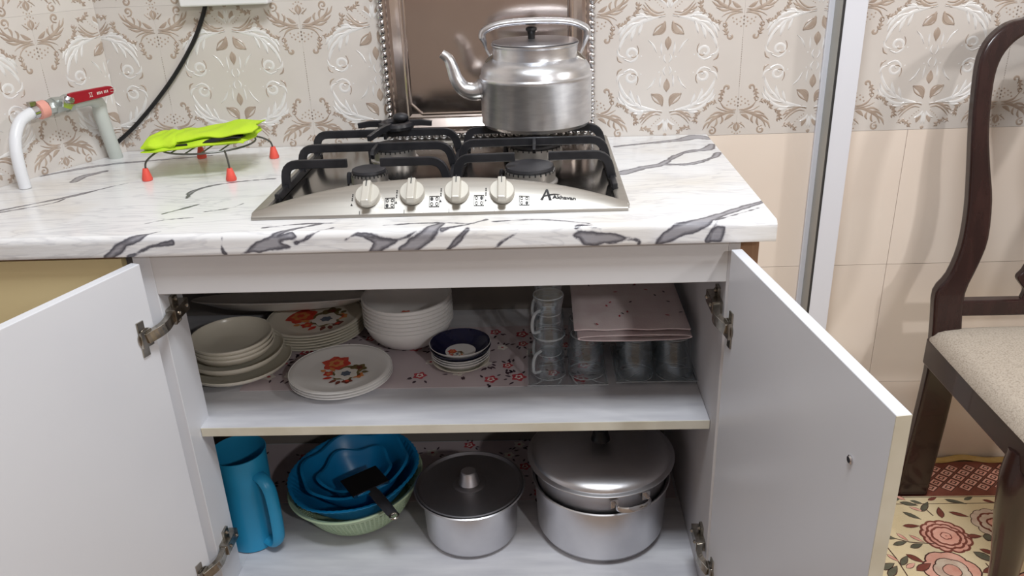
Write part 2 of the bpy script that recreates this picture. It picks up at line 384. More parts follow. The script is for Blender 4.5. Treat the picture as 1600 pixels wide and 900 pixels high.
    dot(wh, .11, .10, .0016); dot(wh, .36, .12, .0016)
    # damask on the dotted axis (first coordinate = distance from that axis)
    for k in range(11): dot(br, .0, .012+.031*k, .0009, True)
    for a, b in ((.0, .50), (.035, .47), (.0, .55), (.05, .53), (.09, .50), (.10, .56), (.135, .53), (.15, .58), (.0, .595), (.04, .58)): dot(br, a, b, .0018, True)
    stroke(br, [(.02, .645), (.10, .645), (.19, .61), (.25, .53)], .0042, s_axis=True); stroke(br, [(.03, .665), (.13, .665), (.23, .64), (.30, .60)], .0028, s_axis=True)
    stroke(br, [(.03, .69), (.14, .685), (.26, .73), (.36, .80), (.41, .90)], .0066, s_axis=True)
    stroke(br, [(.18, .69), (.28, .68), (.38, .72)], .0044, s_axis=True); stroke(br, [(.25, .72), (.36, .74), (.44, .80)], .0044, s_axis=True)
    stroke(br, [(.28, .76), (.28, .83), (.31, .88)], .0044, s_axis=True); stroke(br, [(.22, .72), (.20, .79), (.23, .84)], .0046, s_axis=True); stroke(br, [(.34, .78), (.43, .84), (.47, .92)], .0040, s_axis=True)
    stroke(br, [(.05, .715), (.11, .735), (.17, .79)], .0070, s_axis=True)
    spiral(br, .34, .935, .062, 1.2, -1.3, .0040, True, -1)
    stroke(br, [(.0, .82), (.028, .89), (.0, .95)], .0058, s_axis=True); stroke(br, [(.03, .83), (.08, .86), (.12, .90)], .0026, s_axis=True)
    for a, b in ((.06, .83), (.07, .90), (.055, .96), (.02, .98)): dot(br, a, b, .0016, True)
    # garland
    spiral(br, .165, .345, .045, .8, .4, .0048, True, -1)
    def chain(pts, hook):
        stroke(br, pts, .0046, s_axis=True)
        pp = bez(pts, 3)
        for k in range(1, len(pp)-1, 2):
            a, b = pp[k]; dx, dy = pp[k+1][0]-pp[k-1][0], pp[k+1][1]-pp[k-1][1]; l = math.hypot(dx, dy)
            for sg in (-1, 1):
                stroke(br, [(a, b), (a+dx/l*.03-sg*dy/l*.035, b+dy/l*.03+sg*dx/l*.035)], .0036, n=3, s_axis=True)
        spiral(br, hook[0], hook[1], .028, .7, hook[2], .0036, True)
    chain([(.20, .35), (.235, .41), (.245, .49)], (.245, .50, 0)); chain([(.29, .545), (.36, .53), (.43, .57), (.47, .64)], (.47, .62, 1))
    chain([(.50, .655), (.56, .68), (.585, .75), (.60, .82)], (.58, .80, 2)); chain([(.64, .90), (.71, .87), (.78, .90), (.84, .96)], (.82, .93, 1))
    return br, wh
_br, _wh = ornament()
ORN_B = _br.mesh('relief_print', 'relief_brown', True, 60, False); ORN_W = _wh.mesh('relief_scroll', 'relief_white', True, 60, False)
def clipped(me, x0, x1):
    bm = bmesh.new(); bm.from_mesh(me)
    for x, s in ((x0, -1), (x1, 1)):
        if abs(x) < HX-1e-4:
            bmesh.ops.bisect_plane(bm, geom=bm.verts[:]+bm.edges[:]+bm.faces[:], plane_co=(x, 0, 0), plane_no=(s, 0, 0), clear_outer=True)
    m2 = bpy.data.meshes.new(me.name); bm.to_mesh(m2); bm.free()
    for k in me.materials: m2.materials.append(k)
    return m2
GAP = .0001
def tile_mesh(x0, x1, h, name, m, GAP=GAP): return MB().box((x0+GAP, 0, -h/2+GAP), (x1-GAP, .009, h/2-GAP)).mesh(name, m)
TILE_D = tile_mesh(-HX, HX, TH, 'decor_tile', 'tile_decor')
def decor(parent, base, run, rz, cx, z, lo=None, hi=None):
    """tile centred cx along the wall run from base; lo/hi clip in local x"""
    full = lo is None and hi is None
    lo = -HX if lo is None else lo; hi = HX if hi is None else hi
    o = link('decor_tile', TILE_D if full else tile_mesh(lo, hi, TH, 'decor_tile', 'tile_decor'), parent)
    P = base+run*cx+Vector((0, 0, z)); o.location = P-root_loc(parent); o.rotation_euler = (0, 0, rz)
    for nm, me in (('relief_print', ORN_B), ('relief_scroll', ORN_W)):
        link(nm, me if full else clipped(me, lo, hi), o)
B0 = Vector((0, YW, 0)); BX = Vector((1, 0, 0))
for row in range(2):
    z = .817+TH*(row+.5)
    for k in range(-4, 1): decor(wall_back, B0, BX, 0, -.0865+TW*k, z)
    decor(wall_back, B0, BX, 0, -.0865+TW, z, hi=.070)
    for k in range(0, 4): decor(wall_back, B0, BX, 0, .440+TW*k, z, lo=(-.1465 if k == 0 else None))
    decor(wall_back, B0, BX, 0, .440-TW, z, lo=.1306)
    rl = math.atan2(-LD.y, -LD.x)
    for k in range(0, 4): decor(wall_left, LC, LD, rl, -.005+TW*k, z) if k else decor(wall_left, LC, LD, rl, -.005, z, hi=-.006)
PT = .60
for zc, hh in ((.667, .30), (.367, .30), (.1085, .217)):
    for x0, x1 in ((-.725, -.125), (-.125, .278), (.278, .413), (.413, 1.013), (1.013, 1.613)):
        o = link('plain_tile', tile_mesh(x0-(x0+x1)/2, x1-(x0+x1)/2, hh, 'plain_tile', 'tile_plain', .0005), wall_back)
        o.location = Vector(((x0+x1)/2, YW, zc))-root_loc(wall_back)

# white metal frame standing against the wall
mb = MB().box((.236, .500, 0), (.279, YW-.0005, 2.3)); trim = tag(mb.build('trim_1', 'frame_white', bevel=.0012), 'white and grey metal frame profile against the tiled wall', kind='structure')
MB().box((.2325, .5037, 0), (.2358, YW-.0065, 2.3)).build('side_face', 'frame_grey', trim)
MB().box((.2330, .4985, 0), (.2362, .5035, 2.3)).build('gasket', 'frame_dark', trim)
MB().box((.222, YW-.006, 0), (.2358, YW-.0005, 2.3)).build('flange', 'frame_white', trim)

# ------------------------------------------------------------------ worktop with printed marble film
def worktop():
    XL, XR, TK = -1.49, 0., .0338
    prof = []                               # (y, z, t)  from bottom front up over the nose to the back
    R1 = .010
    prof.append((.03, ZT-TK)); prof.append((.004, ZT-TK)); prof.append((.001, ZT-TK+.001)); prof.append((.0, ZT-TK+.004))
    for k in range(1, 8): prof.append((0, ZT-TK+.004+(TK-.004-R1)*k/8))
    for k in range(0, 9):
        a = PI/2*k/8; prof.append((R1-R1*math.cos(a), ZT-R1+R1*math.sin(a)))
    n = 210
    for k in range(1, n+1): prof.append((R1+(YW-R1)*k/n, ZT))
    prof += [(YW, ZT-TK), (.03, ZT-TK)]
    P = np.array(prof)
    t = np.concatenate([[0], np.cumsum(np.hypot(*(P[1:]-P[:-1]).T))])
    i_top = 20                               # index where the flat top starts
    t0 = t[3+7+1+8]                          # unrolled position at the start of the flat top
    tt = t-t0
    nx = 600; xs = np.linspace(XL, XR, nx+1)
    X, I = np.meshgrid(xs, np.arange(len(prof)), indexing='ij')
    Yv = P[:, 0][I]; Zv = P[:, 1][I]; Tv = tt[I]
    lim = YW-.0015-np.maximum(0, (-1.232-X))*(.9/.43); lim = np.minimum(lim, YW)
    Yv = np.minimum(Yv, lim)
    # ---- veins and painted wall-base shade in unrolled coordinates (x, t): t = y - .01 on the top, negative down the nose and front
    def top(u, v): q = at(u, v, 'z', ZT); return (q[0], q[1]-.010)
    def frt(u, v):
        q = at(u, v, 'y', 0); return (q[0], -(ZT-.010-q[2])-.0157)
    def uv(u, v):
        q = at(u, v, 'z', ZT)
        return top(u, v) if q[1] > .004 else frt(u, v)
    lines = [  # (pixel polyline, half widths)
        ([(973, 270), (1004, 262), (1032, 257), (1067, 239), (1104, 233), (1112, 226)], [.012, .009, .007, .005, .010, .006]),
        ([(1032, 257), (1079, 256), (1116, 245), (1122, 239)], [.005, .006, .005, .006]),
        ([(962, 229), (1010, 224), (1060, 219), (1085, 214), (1106, 216)], [.005, .005, .010, .016, .010]),
        ([(1196, 314), (1160, 325), (1125, 336), (1095, 346), (1065, 358), (1040, 372), (1028, 381)], [.004, .006, .007, .011, .010, .008, .003]),
        ([(1185, 325), (1150, 335), (1118, 344)], [.001, .0015, .002]),
        ([(1128, 338), (1118, 352), (1112, 362), (1106, 376)], [.001, .001, .002, .003]),
        ([(897, 368), (912, 380), (930, 384), (955, 380), (975, 374), (998, 376), (997, 384)], [.001, .001, .001, .001, .001, .001, .001]),
        ([(690, 350), (668, 365), (650, 380), (632, 392)], [.006, .011, .011, .009]), ([(760, 343), (725, 352), (690, 358)], [.002, .002, .003]),
        ([(730, 358), (712, 378), (700, 390)], [.003, .004, .002]), ([(812, 362), (790, 375), (772, 390)], [.001, .0012, .001]),
        ([(540, 374), (560, 366), (595, 372), (625, 374), (650, 362)], [.001, .0015, .001, .001, .001]),
        ([(500, 350), (460, 358), (430, 368)], [.0015, .003, .006]), ([(520, 356), (480, 372), (462, 380)], [.001, .002, .001]),
        ([(250, 362), (215, 372), (190, 384), (168, 404)], [.002, .005, .007, .006]), ([(268, 379), (235, 386), (200, 402)], [.003, .002, .002]),
        ([(346, 372), (347, 388), (352, 397)], [.001, .0012, .001]),
        ([(0, 329), (60, 317), (120, 305), (160, 295), (200, 286)], [.004, .003, .004, .003, .001]), ([(0, 332), (80, 318), (100, 311)], [.0015, .0015, .001]),
        ([(66, 275), (130, 263), (180, 256), (260, 249), (330, 243)], [.004, .008, .006, .004, .002]), ([(115, 284), (130, 276), (162, 268)], [.006, .010, .006]),  # first line paints the shade along the base of the left wall
        ([(291, 310), (300, 300), (327, 291), (372, 284), (430, 279)], [.003, .005, .003, .002, .001]), ([(255, 334), (290, 325), (312, 319)], [.001, .0015, .001]),
        ([(225, 350), (255, 344), (300, 340)], [.001, .0012, .001]), ([(320, 331), (360, 325), (380, 318)], [.001, .0012, .001]),
        ([(770, 346), (840, 343), (900, 347), (930, 352)], [.0012, .002, .0012, .0008]), ([(600, 352), (680, 348), (740, 350)], [.0008, .0012, .0008]),
        ([(410, 356), (470, 350), (530, 348)], [.001, .0016, .001]), ([(900, 355), (912, 352), (940, 358)], [.001, .002, .001]),
    ]
    patches = [[(897, 367), (908, 360), (935, 362), (960, 366), (985, 370), (975, 376), (950, 380), (930, 384), (912, 381)],
               [(575, 396), (584, 380), (570, 370), (600, 372), (625, 375), (610, 385), (590, 396)],
               [(378, 397), (400, 380), (425, 368), (455, 362), (462, 370), (440, 378), (452, 386), (425, 392)],
               [(1108, 376), (1112, 360), (1120, 352), (1133, 355), (1126, 376)]]
    S = np.full(X.shape, .05)
    def segd(a, b, wa, wb):
        lo = min(a[0], b[0])-.05; hi = max(a[0], b[0])+.05
        i0, i1 = np.searchsorted(xs, lo), np.searchsorted(xs, hi)
        if i1 <= i0: return
        x = X[i0:i1]; y = Tv[i0:i1]; dx, dy = b[0]-a[0], b[1]-a[1]; L2 = dx*dx+dy*dy+1e-12
        q = np.clip(((x-a[0])*dx+(y-a[1])*dy)/L2, 0, 1)
        d = np.hypot(x-a[0]-q*dx, y-a[1]-q*dy)-(wa+(wb-wa)*q)
        S[i0:i1] = np.minimum(S[i0:i1], d)
    for pl, wd in lines:
        Q = [(*uv(u, v), h) for (u, v), h in zip(pl, wd)]; Q = bez(Q, 4)
        for a, b in zip(Q[:-1], Q[1:]): segd(a, b, a[2], b[2])
    for pg in patches:
        Q = [uv(u, v) for u, v in pg]
        x, y = X, Tv; ins = np.zeros(X.shape, bool); dm = np.full(X.shape, 9.)
        for a, b in zip(Q, Q[1:]+Q[:1]):
            dx, dy = b[0]-a[0], b[1]-a[1]; q = np.clip(((x-a[0])*dx+(y-a[1])*dy)/(dx*dx+dy*dy+1e-12), 0, 1)
            dm = np.minimum(dm, np.hypot(x-a[0]-q*dx, y-a[1]-q*dy))
            c = ((a[1] > y) != (b[1] > y)) & (x < (b[0]-a[0])*(y-a[1])/(b[1]-a[1]+1e-15)+a[0]); ins ^= c
        S = np.minimum(S, np.where(ins, -dm, dm))
    S[:, -2:] = .05; S[:, 0] = .05
    m = len(prof); k = np.arange(nx)[:, None]*m+np.arange(m-1)[None, :]
    F = np.stack([k, k+m, k+m+1, k+1], -1).reshape(-1, 4)
    V = np.stack([X, Yv, Zv], -1).reshape(-1, 3)
    me = bpy.data.meshes.new('worktop'); base = Vector((-.75, .28, ZT-TK))
    faces = [tuple(f) for f in F.tolist()]+[tuple(range(m-1)), tuple(nx*m+q for q in range(m-2, -1, -1))]
    me.from_pydata((V-np.array(base)).tolist(), [], faces)
    me.attributes.new('vein_shade', 'FLOAT', 'POINT').data.foreach_set('value', S.reshape(-1).astype(np.float32))
    me.polygons.foreach_set('use_smooth', [True]*len(me.polygons)); me.materials.append(MATS['marble'])
    bm = bmesh.new(); bm.from_mesh(me); bmesh.ops.recalc_face_normals(bm, faces=bm.faces); bm.to_mesh(me); bm.free()
    try: me.set_sharp_from_angle(angle=math.radians(50))
    except Exception: pass
    o = link('worktop', me, None, base)
    tag(o, 'white worktop covered in grey-veined marble film under the gas hob', 'worktop')
worktop()

# ------------------------------------------------------------------ base cabinet
ZS = .4382; ZB = .085; YC = .02
cab = thing('base_cabinet', (-.5, .28, 0), 'white open base cabinet with two doors standing open below the worktop', 'cabinet')
XLI, XRI = -.957, -.064
MB().box((-.985, YC, .03), (XLI, .10, .786)).build('side_panel', 'lacquer', cab, bevel=.0008)
MB().box((XRI, YC, .03), (XRI+.018, .535, .786)).build('side_panel', 'carcass', cab, bevel=.0008)
MB().box((-1.20, .101, ZB-.018), (XLI, .530, ZB)).box((XLI, YC, ZB-.018), (XRI, .530, ZB)).build('bottom_panel', 'shelf_print', cab, bevel=.0008)
MB().box((-1.20, .531, .06), (XRI, .537, .784)).build('back_panel', 'back_board', cab)
MB().box((XLI, YC, .7152), (XRI, YC+.018, .786)).build('top_rail', 'rail_white', cab, bevel=.0008)
MB().box((-1.20, .47, .70), (XRI, .53, .786)).build('rear_rail', 'edge_cream', cab, bevel=.0008)
MB().box((-1.20, .101, .06), (-1.19, .53, .786)).build('inner_panel', 'carcass', cab)
MB().box((-1.20, .0605, ZS-.016), (XRI-.0005, .53, ZS)).build('shelf', 'shelf_print', cab, bevel=.0006)
MB().box((XLI+.001, .0585, ZS-.0162), (XRI-.001, .0605, ZS+.0002)).build('shelf_edging', 'edge_cream', cab)
MB().box((-.042, .05, .03), (-.010, .40, .785)).build('support_board', 'brown_wood', cab, bevel=.001)
MB().box((-.985, .05, 0), (-.95, .5, .066)).build('plinth', 'carcass', cab)
MB().box((-.08, .05, 0), (-.046, .5, .066)).build('plinth', 'carcass', cab)

def hinge(parent, c, d, n, mount, sx):
    """cup plate on the door face, curved arm and mounting plate on the side panel (world coordinates)"""
    mb = MB(); d = Vector(d).normalized(); n = Vector(n).normalized(); up = Vector((0, 0, 1)); c = Vector(c); mp = Vector(mount)
    mb.obox(c+n*.0012, d, up, n, (.0070, .030, .0013)); mb.obox(c+n*.0035-d*.004, d, up, n, (.011, .014, .0030))
    k = len(mb.v); mb.lathe([(0, 0), (.0165, 0), (.0165, .0028), (.012, .0034), (.0, .0034)], 20)
    rot = Matrix((d, up, n)).transposed()
    for q in range(k, len(mb.v)): mb.v[q] = tuple(rot @ Vector(mb.v[q])+c-d*.006)
    a = c+n*.004-d*.004; b = mp+Vector((.008*sx, -.004, 0)); mid = (a+b)/2+n*.009
    mb.tube(bez([tuple(a), tuple(mid), tuple(b)], 5), (.0090, .0052), 4, flat=(0, 0, 1))
    mb.box((mp.x-.0005*sx, mp.y-.010, mp.z-.0105), (mp.x+.0165*sx, mp.y+.042, mp.z+.0105)); mb.box((mp.x-.0005*sx, mp.y+.010, mp.z-.025), (mp.x+.005*sx, mp.y+.030, mp.z+.025))
    for dz in (-.018, .018): mb.sphere((mp.x+.006*sx, mp.y+.020, mp.z+dz), .0042, 8, 5)
    for dy in (.004, .034): mb.sphere((mp.x+.0165*sx, mp.y+dy, mp.z), .0036, 8, 5)
    return mb.build('hinge', 'hinge_metal', parent, bevel=.0006)
def door(px, py, ang, width, side):
    """slab from hinge point along direction ang; side=+1 inner face is on the +normal side"""
    d = Vector((math.cos(ang), math.sin(ang), 0)); n = Vector((-d.y, d.x, 0))*side
    mb = MB(); o_ = Vector((px, py, 0))
    z0, z1 = .062, .775; th = .0165
    P = [o_, o_+d*width, o_+d*width-n*th, o_-n*th]
    mb.prism([(q.x, q.y) for q in P], lambda x, y: (x, y, z0), lambda x, y: (x, y, z1))
    dr = mb.build('door', 'lacquer', cab, bevel=.0012)
    e = MB(); w1 = o_+d*(width+.0006); P = [w1, w1-n*th, w1-n*th-d*.0012, w1-d*.0012]
    e.prism([(q.x, q.y) for q in P], lambda x, y: (x, y, z0+.001), lambda x, y: (x, y, z1-.001)); e.build('edge_band', 'edge_cream', dr)
    return dr, o_, d, n
drR, o_, d_, n_ = door(-.064, .003, math.atan2(-.457, .0615), .4615, -1)
for hz in (.652, .174):
    c = o_+d_*.023
    hinge(drR, (c.x, c.y, hz), d_, n_, (XRI, .040, hz+.014), -1)
c = o_+d_*.395; sc = at(1336, 718, 'y', c.y)
mb = MB(); cc = Vector((c.x, c.y, sc[2])); mb.obox(cc+n_*.0012, d_, (0, 0, 1), n_, (.0052, .0012, .0006))
mb.tube([tuple(cc-n_*.0005), tuple(cc+n_*.0012), tuple(cc+n_*.0026)], [.0055, .0055, .0038], 14); mb.build('screw', 'chrome', drR, True)
drL, o_, d_, n_ = door(-.966, .003, math.atan2(-.42, -.158), .450, 1)
for hz in (.658, .176):
    c = o_+d_*.027
    hinge(drL, (c.x, c.y, hz), d_, n_, (XLI, .040, hz+.014), 1)

yf = thing('yellow_cabinet', (-1.24, .3, 0), 'pale yellow cabinet front at the left under the worktop', 'cabinet')
MB().box((-1.475, .018, .10), (-1.002, .034, .778)).build('front_panel', 'yellow_front', yf, bevel=.001)
MB().box((-1.475, .035, .02), (-1.457, .051, .784)).build('side_panel', 'yellow_front', yf)
MB().box((-1.475, .036, 0), (-1.002, .05, .098)).build('plinth', 'brown_wood', yf)
MB().box((-1.475, .020, .7785), (-1.002, .034, .7855)).build('shadow_gap_strip', 'brown_wood', yf)

# ------------------------------------------------------------------ gas hob
HX0, HX1, HY0, HY1 = -.807, -.208, .062, .535
HC = (HX0+HX1)/2; HW = (HX1-HX0)/2
hob = thing('gas_hob', (HC, .3, ZT), 'stainless steel four-burner gas hob with a row of pale knobs', 'hob')
def hh(x):
    t = abs((x-HC)/HW); return max(.05, 1-t**2.3)
def slope(x, q, off=0.):                    # q 0 front bottom .. 1 ridge
    h = hh(x); y0, z0 = HY0+.001, ZT+.006; y1, z1 = HY0+.012+.040*h, ZT+.008+.037*h
    bul = math.sin(q*PI)*.004*h
    dy, dz = y1-y0, z1-z0; l = math.hypot(dy, dz); ny, nz = -dz/l, dy/l
    return Vector((x, y0+dy*q+ny*(bul+off), z0+dz*q+nz*(bul+off)))
mb = MB(); nX = 60; rows = []
for i in range(nX+1):
    x = HX0+.004+(HX1-HX0-.008)*i/nX; r_ = [Vector((x, HY0, ZT+.0005)), Vector((x, HY0, ZT+.005))]
    r_ += [slope(x, q/8) for q in range(9)]; e_ = r_[-1]
    r_ += [e_+Vector((0, .004, .0005)), e_+Vector((0, .008, -.002)), Vector((x, e_.y+.013, ZT+.0065)), Vector((x, e_.y+.013, ZT+.0005))]
    rows.append(r_)
m_ = len(rows[0]); mb.add([q for r_ in rows for q in r_], [(i*m_+k, (i+1)*m_+k, (i+1)*m_+k+1, i*m_+k+1) for i in range(nX) for k in range(m_-1)]+[tuple(range(m_)), tuple(nX*m_+k for k in range(m_-1, -1, -1))])
mb.build('control_panel', 'steel', hob, True, angle=50)
mb = MB(); w_ = .020
mb.box((HX0, HY0+.012, ZT+.0003), (HX0+w_, HY1, ZT+.0095)).box((HX1-w_, HY0+.012, ZT+.0003), (HX1, HY1, ZT+.0095)).box((HX0+w_, HY1-w_, ZT+.0003), (HX1-w_, HY1, ZT+.0095))
mb.build('rim', 'steel', hob, bevel=.005, seg=3)
MB().box((HX0+.019, HY0+.03, ZT+.0004), (HX1-.019, HY1-.019, ZT+.0052)).build('pan', 'steel_pan', hob)
BURN = [(-.645, .231, .030), (-.365, .223, .042), (-.630, .405, .040), (-.356, .395, .050)]
for bx_, by_, br_ in BURN:
    b_ = MB().lathe([(0, 0), (br_+.006, 0), (br_+.006, .002), (br_+.002, .004), (br_+.0018, .021), (br_-.004, .022), (0, .022)], 40, (bx_, by_, ZT+.0052)).build('burner', 'burner_alu', hob, True)
    c_ = MB().lathe([(0, 0), (br_-.001, 0), (br_, .002), (br_-.001, .006), (br_-.008, .008), (0, .008)], 40, (bx_, by_, ZT+.0275)).build('burner_cap', 'burner_cap', b_, True)
    mb = MB()
    for k in range(28):
        a = 2*PI*k/28; mb.obox((bx_+math.cos(a)*(br_+.0012), by_+math.sin(a)*(br_+.0012), ZT+.0252), (math.cos(a), math.sin(a), 0), (-math.sin(a), math.cos(a), 0), (0, 0, 1), (.0008, .0012, .0022))
    mb.build('flame_port_ring', 'ink', b_)
    MB().lathe([(0, 0), (.005, 0), (.005, .014), (.003, .02), (0, .021)], 10, (bx_-br_-.007, by_+.006, ZT+.006)).build('igniter', 'burner_cap', hob, True)
# grates
GZ = .880
def rounded(pts, r, n=5):
    out = [pts[0]]
    for a, b, c in zip(pts[:-2], pts[1:-1], pts[2:]):
        a, b, c = np.array(a), np.array(b), np.array(c); u = (a-b)/np.linalg.norm(a-b); v = (c-b)/np.linalg.norm(c-b)
        rr = min(r, np.linalg.norm(a-b)*.49, np.linalg.norm(c-b)*.49)
        for k in range(n+1):
            t = k/n; out.append(tuple((b+u*rr)*(1-t)**2+b*2*t*(1-t)+(b+v*rr)*t*t))
    return out+[pts[-1]]
def bar(g, pts, hw=.0075, ht=.0034, r=.022):
    P = rounded(pts, r); MB().tube(P, (ht, hw), 4, flat=(0, 1, 0)).build('bar', 'enamel_black', g, bevel=.0015)
def grate(x0, x1, ys, bxs, lab):
    g = thing('pan_support', ((x0+x1)/2, .33, ZT), lab, 'pan support', 'pan supports on the gas hob')
    zb_ = ZT+.012; t = GZ-.0065; gx = bxs
    bar(g, [(x0, ys[0], zb_), (x0+.004, ys[0], t), (gx-.028, ys[0], t)]); bar(g, [(gx+.028, ys[0], t), (x1-.010, ys[0], t), (x1, ys[0], zb_)])
    bar(g, [(x0, ys[1], zb_), (x0+.004, ys[1], t), (x1-.010, ys[1], t), (x1, ys[1], zb_)])
    bar(g, [(x0, ys[2], zb_), (x0+.004, ys[2], t), (x1-.010, ys[2], t), (x1, ys[2], zb_)])
    for x in (x0, x1):
        MB().tube([(x, ys[0]-.055, zb_), (x, ys[2]+.02, zb_)], (.0045, .0065), 4, flat=(1, 0, 0)).build('runner', 'enamel_black', g, bevel=.0015)
        for y in (ys[0]-.05, ys[2]+.015): MB().lathe([(0, 0), (.006, 0), (.006, .005), (0, .005)], 10, (x, y, ZT+.0054)).build('rubber_foot', 'black_plastic', g)
    for a, b in ((ys[0]-.03, ys[1]-.035),):
        pass
    MB().tube([(gx+.004, ys[1]+.012, t), (gx+.004, ys[1]-.045, t), (gx+.004, ys[1]-.052, t-.006)], (.003, .0065), 4, flat=(1, 0, 0)).build('finger', 'enamel_black', g, bevel=.0012)
    MB().tube([(gx+.004, ys[2]+.004, t), (gx+.004, ys[2]-.030, t)], (.003, .0065), 4, flat=(1, 0, 0)).build('finger', 'enamel_black', g, bevel=.0012)
grate(-.783, -.503, (.196, .305, .415), -.645, 'black enamelled grate over the two left burners')
grate(-.489, -.225, (.205, .312, .415), -.361, 'black enamelled grate over the two right burners under the kettle')
# knobs and prints on the sloping panel
KP = [(577, 311), (646, 310), (715, 307), (785, 305)]
for ki, (u, v) in enumerate(KP):
    x = at(u, v, 'y', HY0+.026)[0]; q = .50
    c = slope(x, q, .0015); tx = (slope(x+.01, q)-slope(x-.01, q)).normalized(); ty = (slope(x, q+.1)-slope(x, q-.1)).normalized(); nn = tx.cross(ty)
    if nn.z < 0: nn = -nn
    def loc(a, b, h): return c+tx*a+ty*b+nn*h
    k_ = MB(); n = 28; prof = [(.0195, -.002), (.0195, .008), (.0185, .0095), (0, .0095)]
    vs = [loc(r*math.cos(2*PI*i/n), r*math.sin(2*PI*i/n), h) for r, h in prof[:3] for i in range(n)]
    k_.add(vs, [(j*n+i, j*n+(i+1) % n, (j+1)*n+(i+1) % n, (j+1)*n+i) for j in range(2) for i in range(n)]+[tuple(2*n+i for i in range(n))])
    kn = k_.build('knob', 'knob', hob, True, angle=40)
    g_ = MB(); gp = [(-.0075, .0195), (.0075, .0195), (.0075, -.024), (-.0075, -.024)]
    g_.add([loc(a, b, .0085) for a, b in gp]+[loc(a*.8, b*(.95 if b > 0 else 1), .019 if b > 0 else .023) for a, b in gp], [(0, 1, 2, 3), (4, 7, 6, 5), (0, 4, 5, 1), (1, 5, 6, 2), (2, 6, 7, 3), (3, 7, 4, 0)])
    g_.build('grip', 'knob', kn, bevel=.002, seg=3)
    l_ = MB(); l_.add([loc(a, b, h) for a, b, h in ((-.0006, .0188, .0215), (.0006, .0188, .0215), (.0006, .006, .0212), (-.0006, .006, .0212), (-.0006, .0188, .0185), (.0006, .0188, .0185), (.0006, .006, .0195), (-.0006, .006, .0195))],
                      [(0, 1, 2, 3), (4, 7, 6, 5), (0, 4, 5, 1), (1, 5, 6, 2), (2, 6, 7, 3), (3, 7, 4, 0)])
    l_.build('pointer_mark', 'ink', kn)
    # pictogram to the right, gauge to the left
    pr = MB()
    def P(a, b): return slope(x+a, q+b/.05, .0010)
    def rect(a0, b0, a1, b1): pr.poly([P(a0, b0), P(a1, b0), P(a1, b1), P(a0, b1)])
    A0, A1, B0_, B1 = .0265, .0425, -.0185, -.0035; e = .0009
    rect(A0, B0_, A1, B0_+e); rect(A0, B1-e, A1, B1); rect(A0, B0_, A0+e, B1); rect(A1-e, B0_, A1, B1)
    for j, (a, b) in enumerate(((.0305, -.0145), (.0305, -.0075), (.0385, -.0075), (.0385, -.0145))):
        nn_ = 12
        if j == ki: pr.poly([P(a+.0024*math.cos(2*PI*i/nn_), b+.0024*math.sin(2*PI*i/nn_)) for i in range(nn_)])
        else:
            for i in range(nn_):
                t0, t1 = 2*PI*i/nn_, 2*PI*(i+1)/nn_
                pr.poly([P(a+.0024*math.cos(t0), b+.0024*math.sin(t0)), P(a+.0024*math.cos(t1), b+.0024*math.sin(t1)), P(a+.0015*math.cos(t1), b+.0015*math.sin(t1)), P(a+.0015*math.cos(t0), b+.0015*math.sin(t0))])
    pr.poly([P(-.0275, -.012), P(-.0240, -.012), P(-.0258, -.0085)])
    for b in (-.004, -.001, .003, .006): rect(-.0265, b, -.0245, b+.0018)
    rect(-.0008, .0235, .0008, .027); rect(-.013, -.026, -.0122, -.021)
    tag(pr.build('printed_symbols', 'ink', hob, fixn=False), kind='stuff')
def text_mesh(s, size, offx=0):
    cu = bpy.data.curves.new('t', 'FONT'); cu.body = s; cu.size = size; cu.offset = size*.035; cu.resolution_u = 2
    o = bpy.data.objects.new('t', cu); col.objects.link(o); bpy.context.view_layer.update()
    me = bpy.data.meshes.new_from_object(o.evaluated_get(bpy.context.evaluated_depsgraph_get()))
    vs = [tuple(v.co) for v in me.vertices]; fs = [tuple(p.vertices) for p in me.polygons]
    bpy.data.objects.remove(o); bpy.data.curves.remove(cu); bpy.data.meshes.remove(me)
    return vs, fs
lg = MB(); LX = at(845, 315, 'y', HY0+.026)[0]
def LPt(a, b): return slope(LX+a, .42+b/.046, .0011)
vs, fs = text_mesh('Akhavan', .0092); lg.add([LPt(.0185+x*1.15, -.002+y) for x, y, z in vs], fs)
lg.poly([LPt(a, b) for a, b in ((-.0002, -.005), (.0082, .0135), (.0106, .0135), (.0036, -.005))])
lg.poly([LPt(a, b) for a, b in ((.0082, .0145), (.0116, .0145), (.0172, -.005), (.0126, -.005))])
sw = bez([(-.003, -.0075), (.004, .0005), (.014, .0045), (.024, .0065), (.031, .0065)], 5)
for k in range(len(sw)-1):
    (a, b), (c_, d2) = sw[k], sw[k+1]; w0 = .0011*math.sin(PI*(k+.2)/(len(sw))); w1 = .0011*math.sin(PI*(k+1)/len(sw))
    lg.poly([LPt(a, b-w0), LPt(c_, d2-w1), LPt(c_, d2+w1), LPt(a, b+w0)])
lg.build('maker_lettering', 'ink', hob, fixn=False)

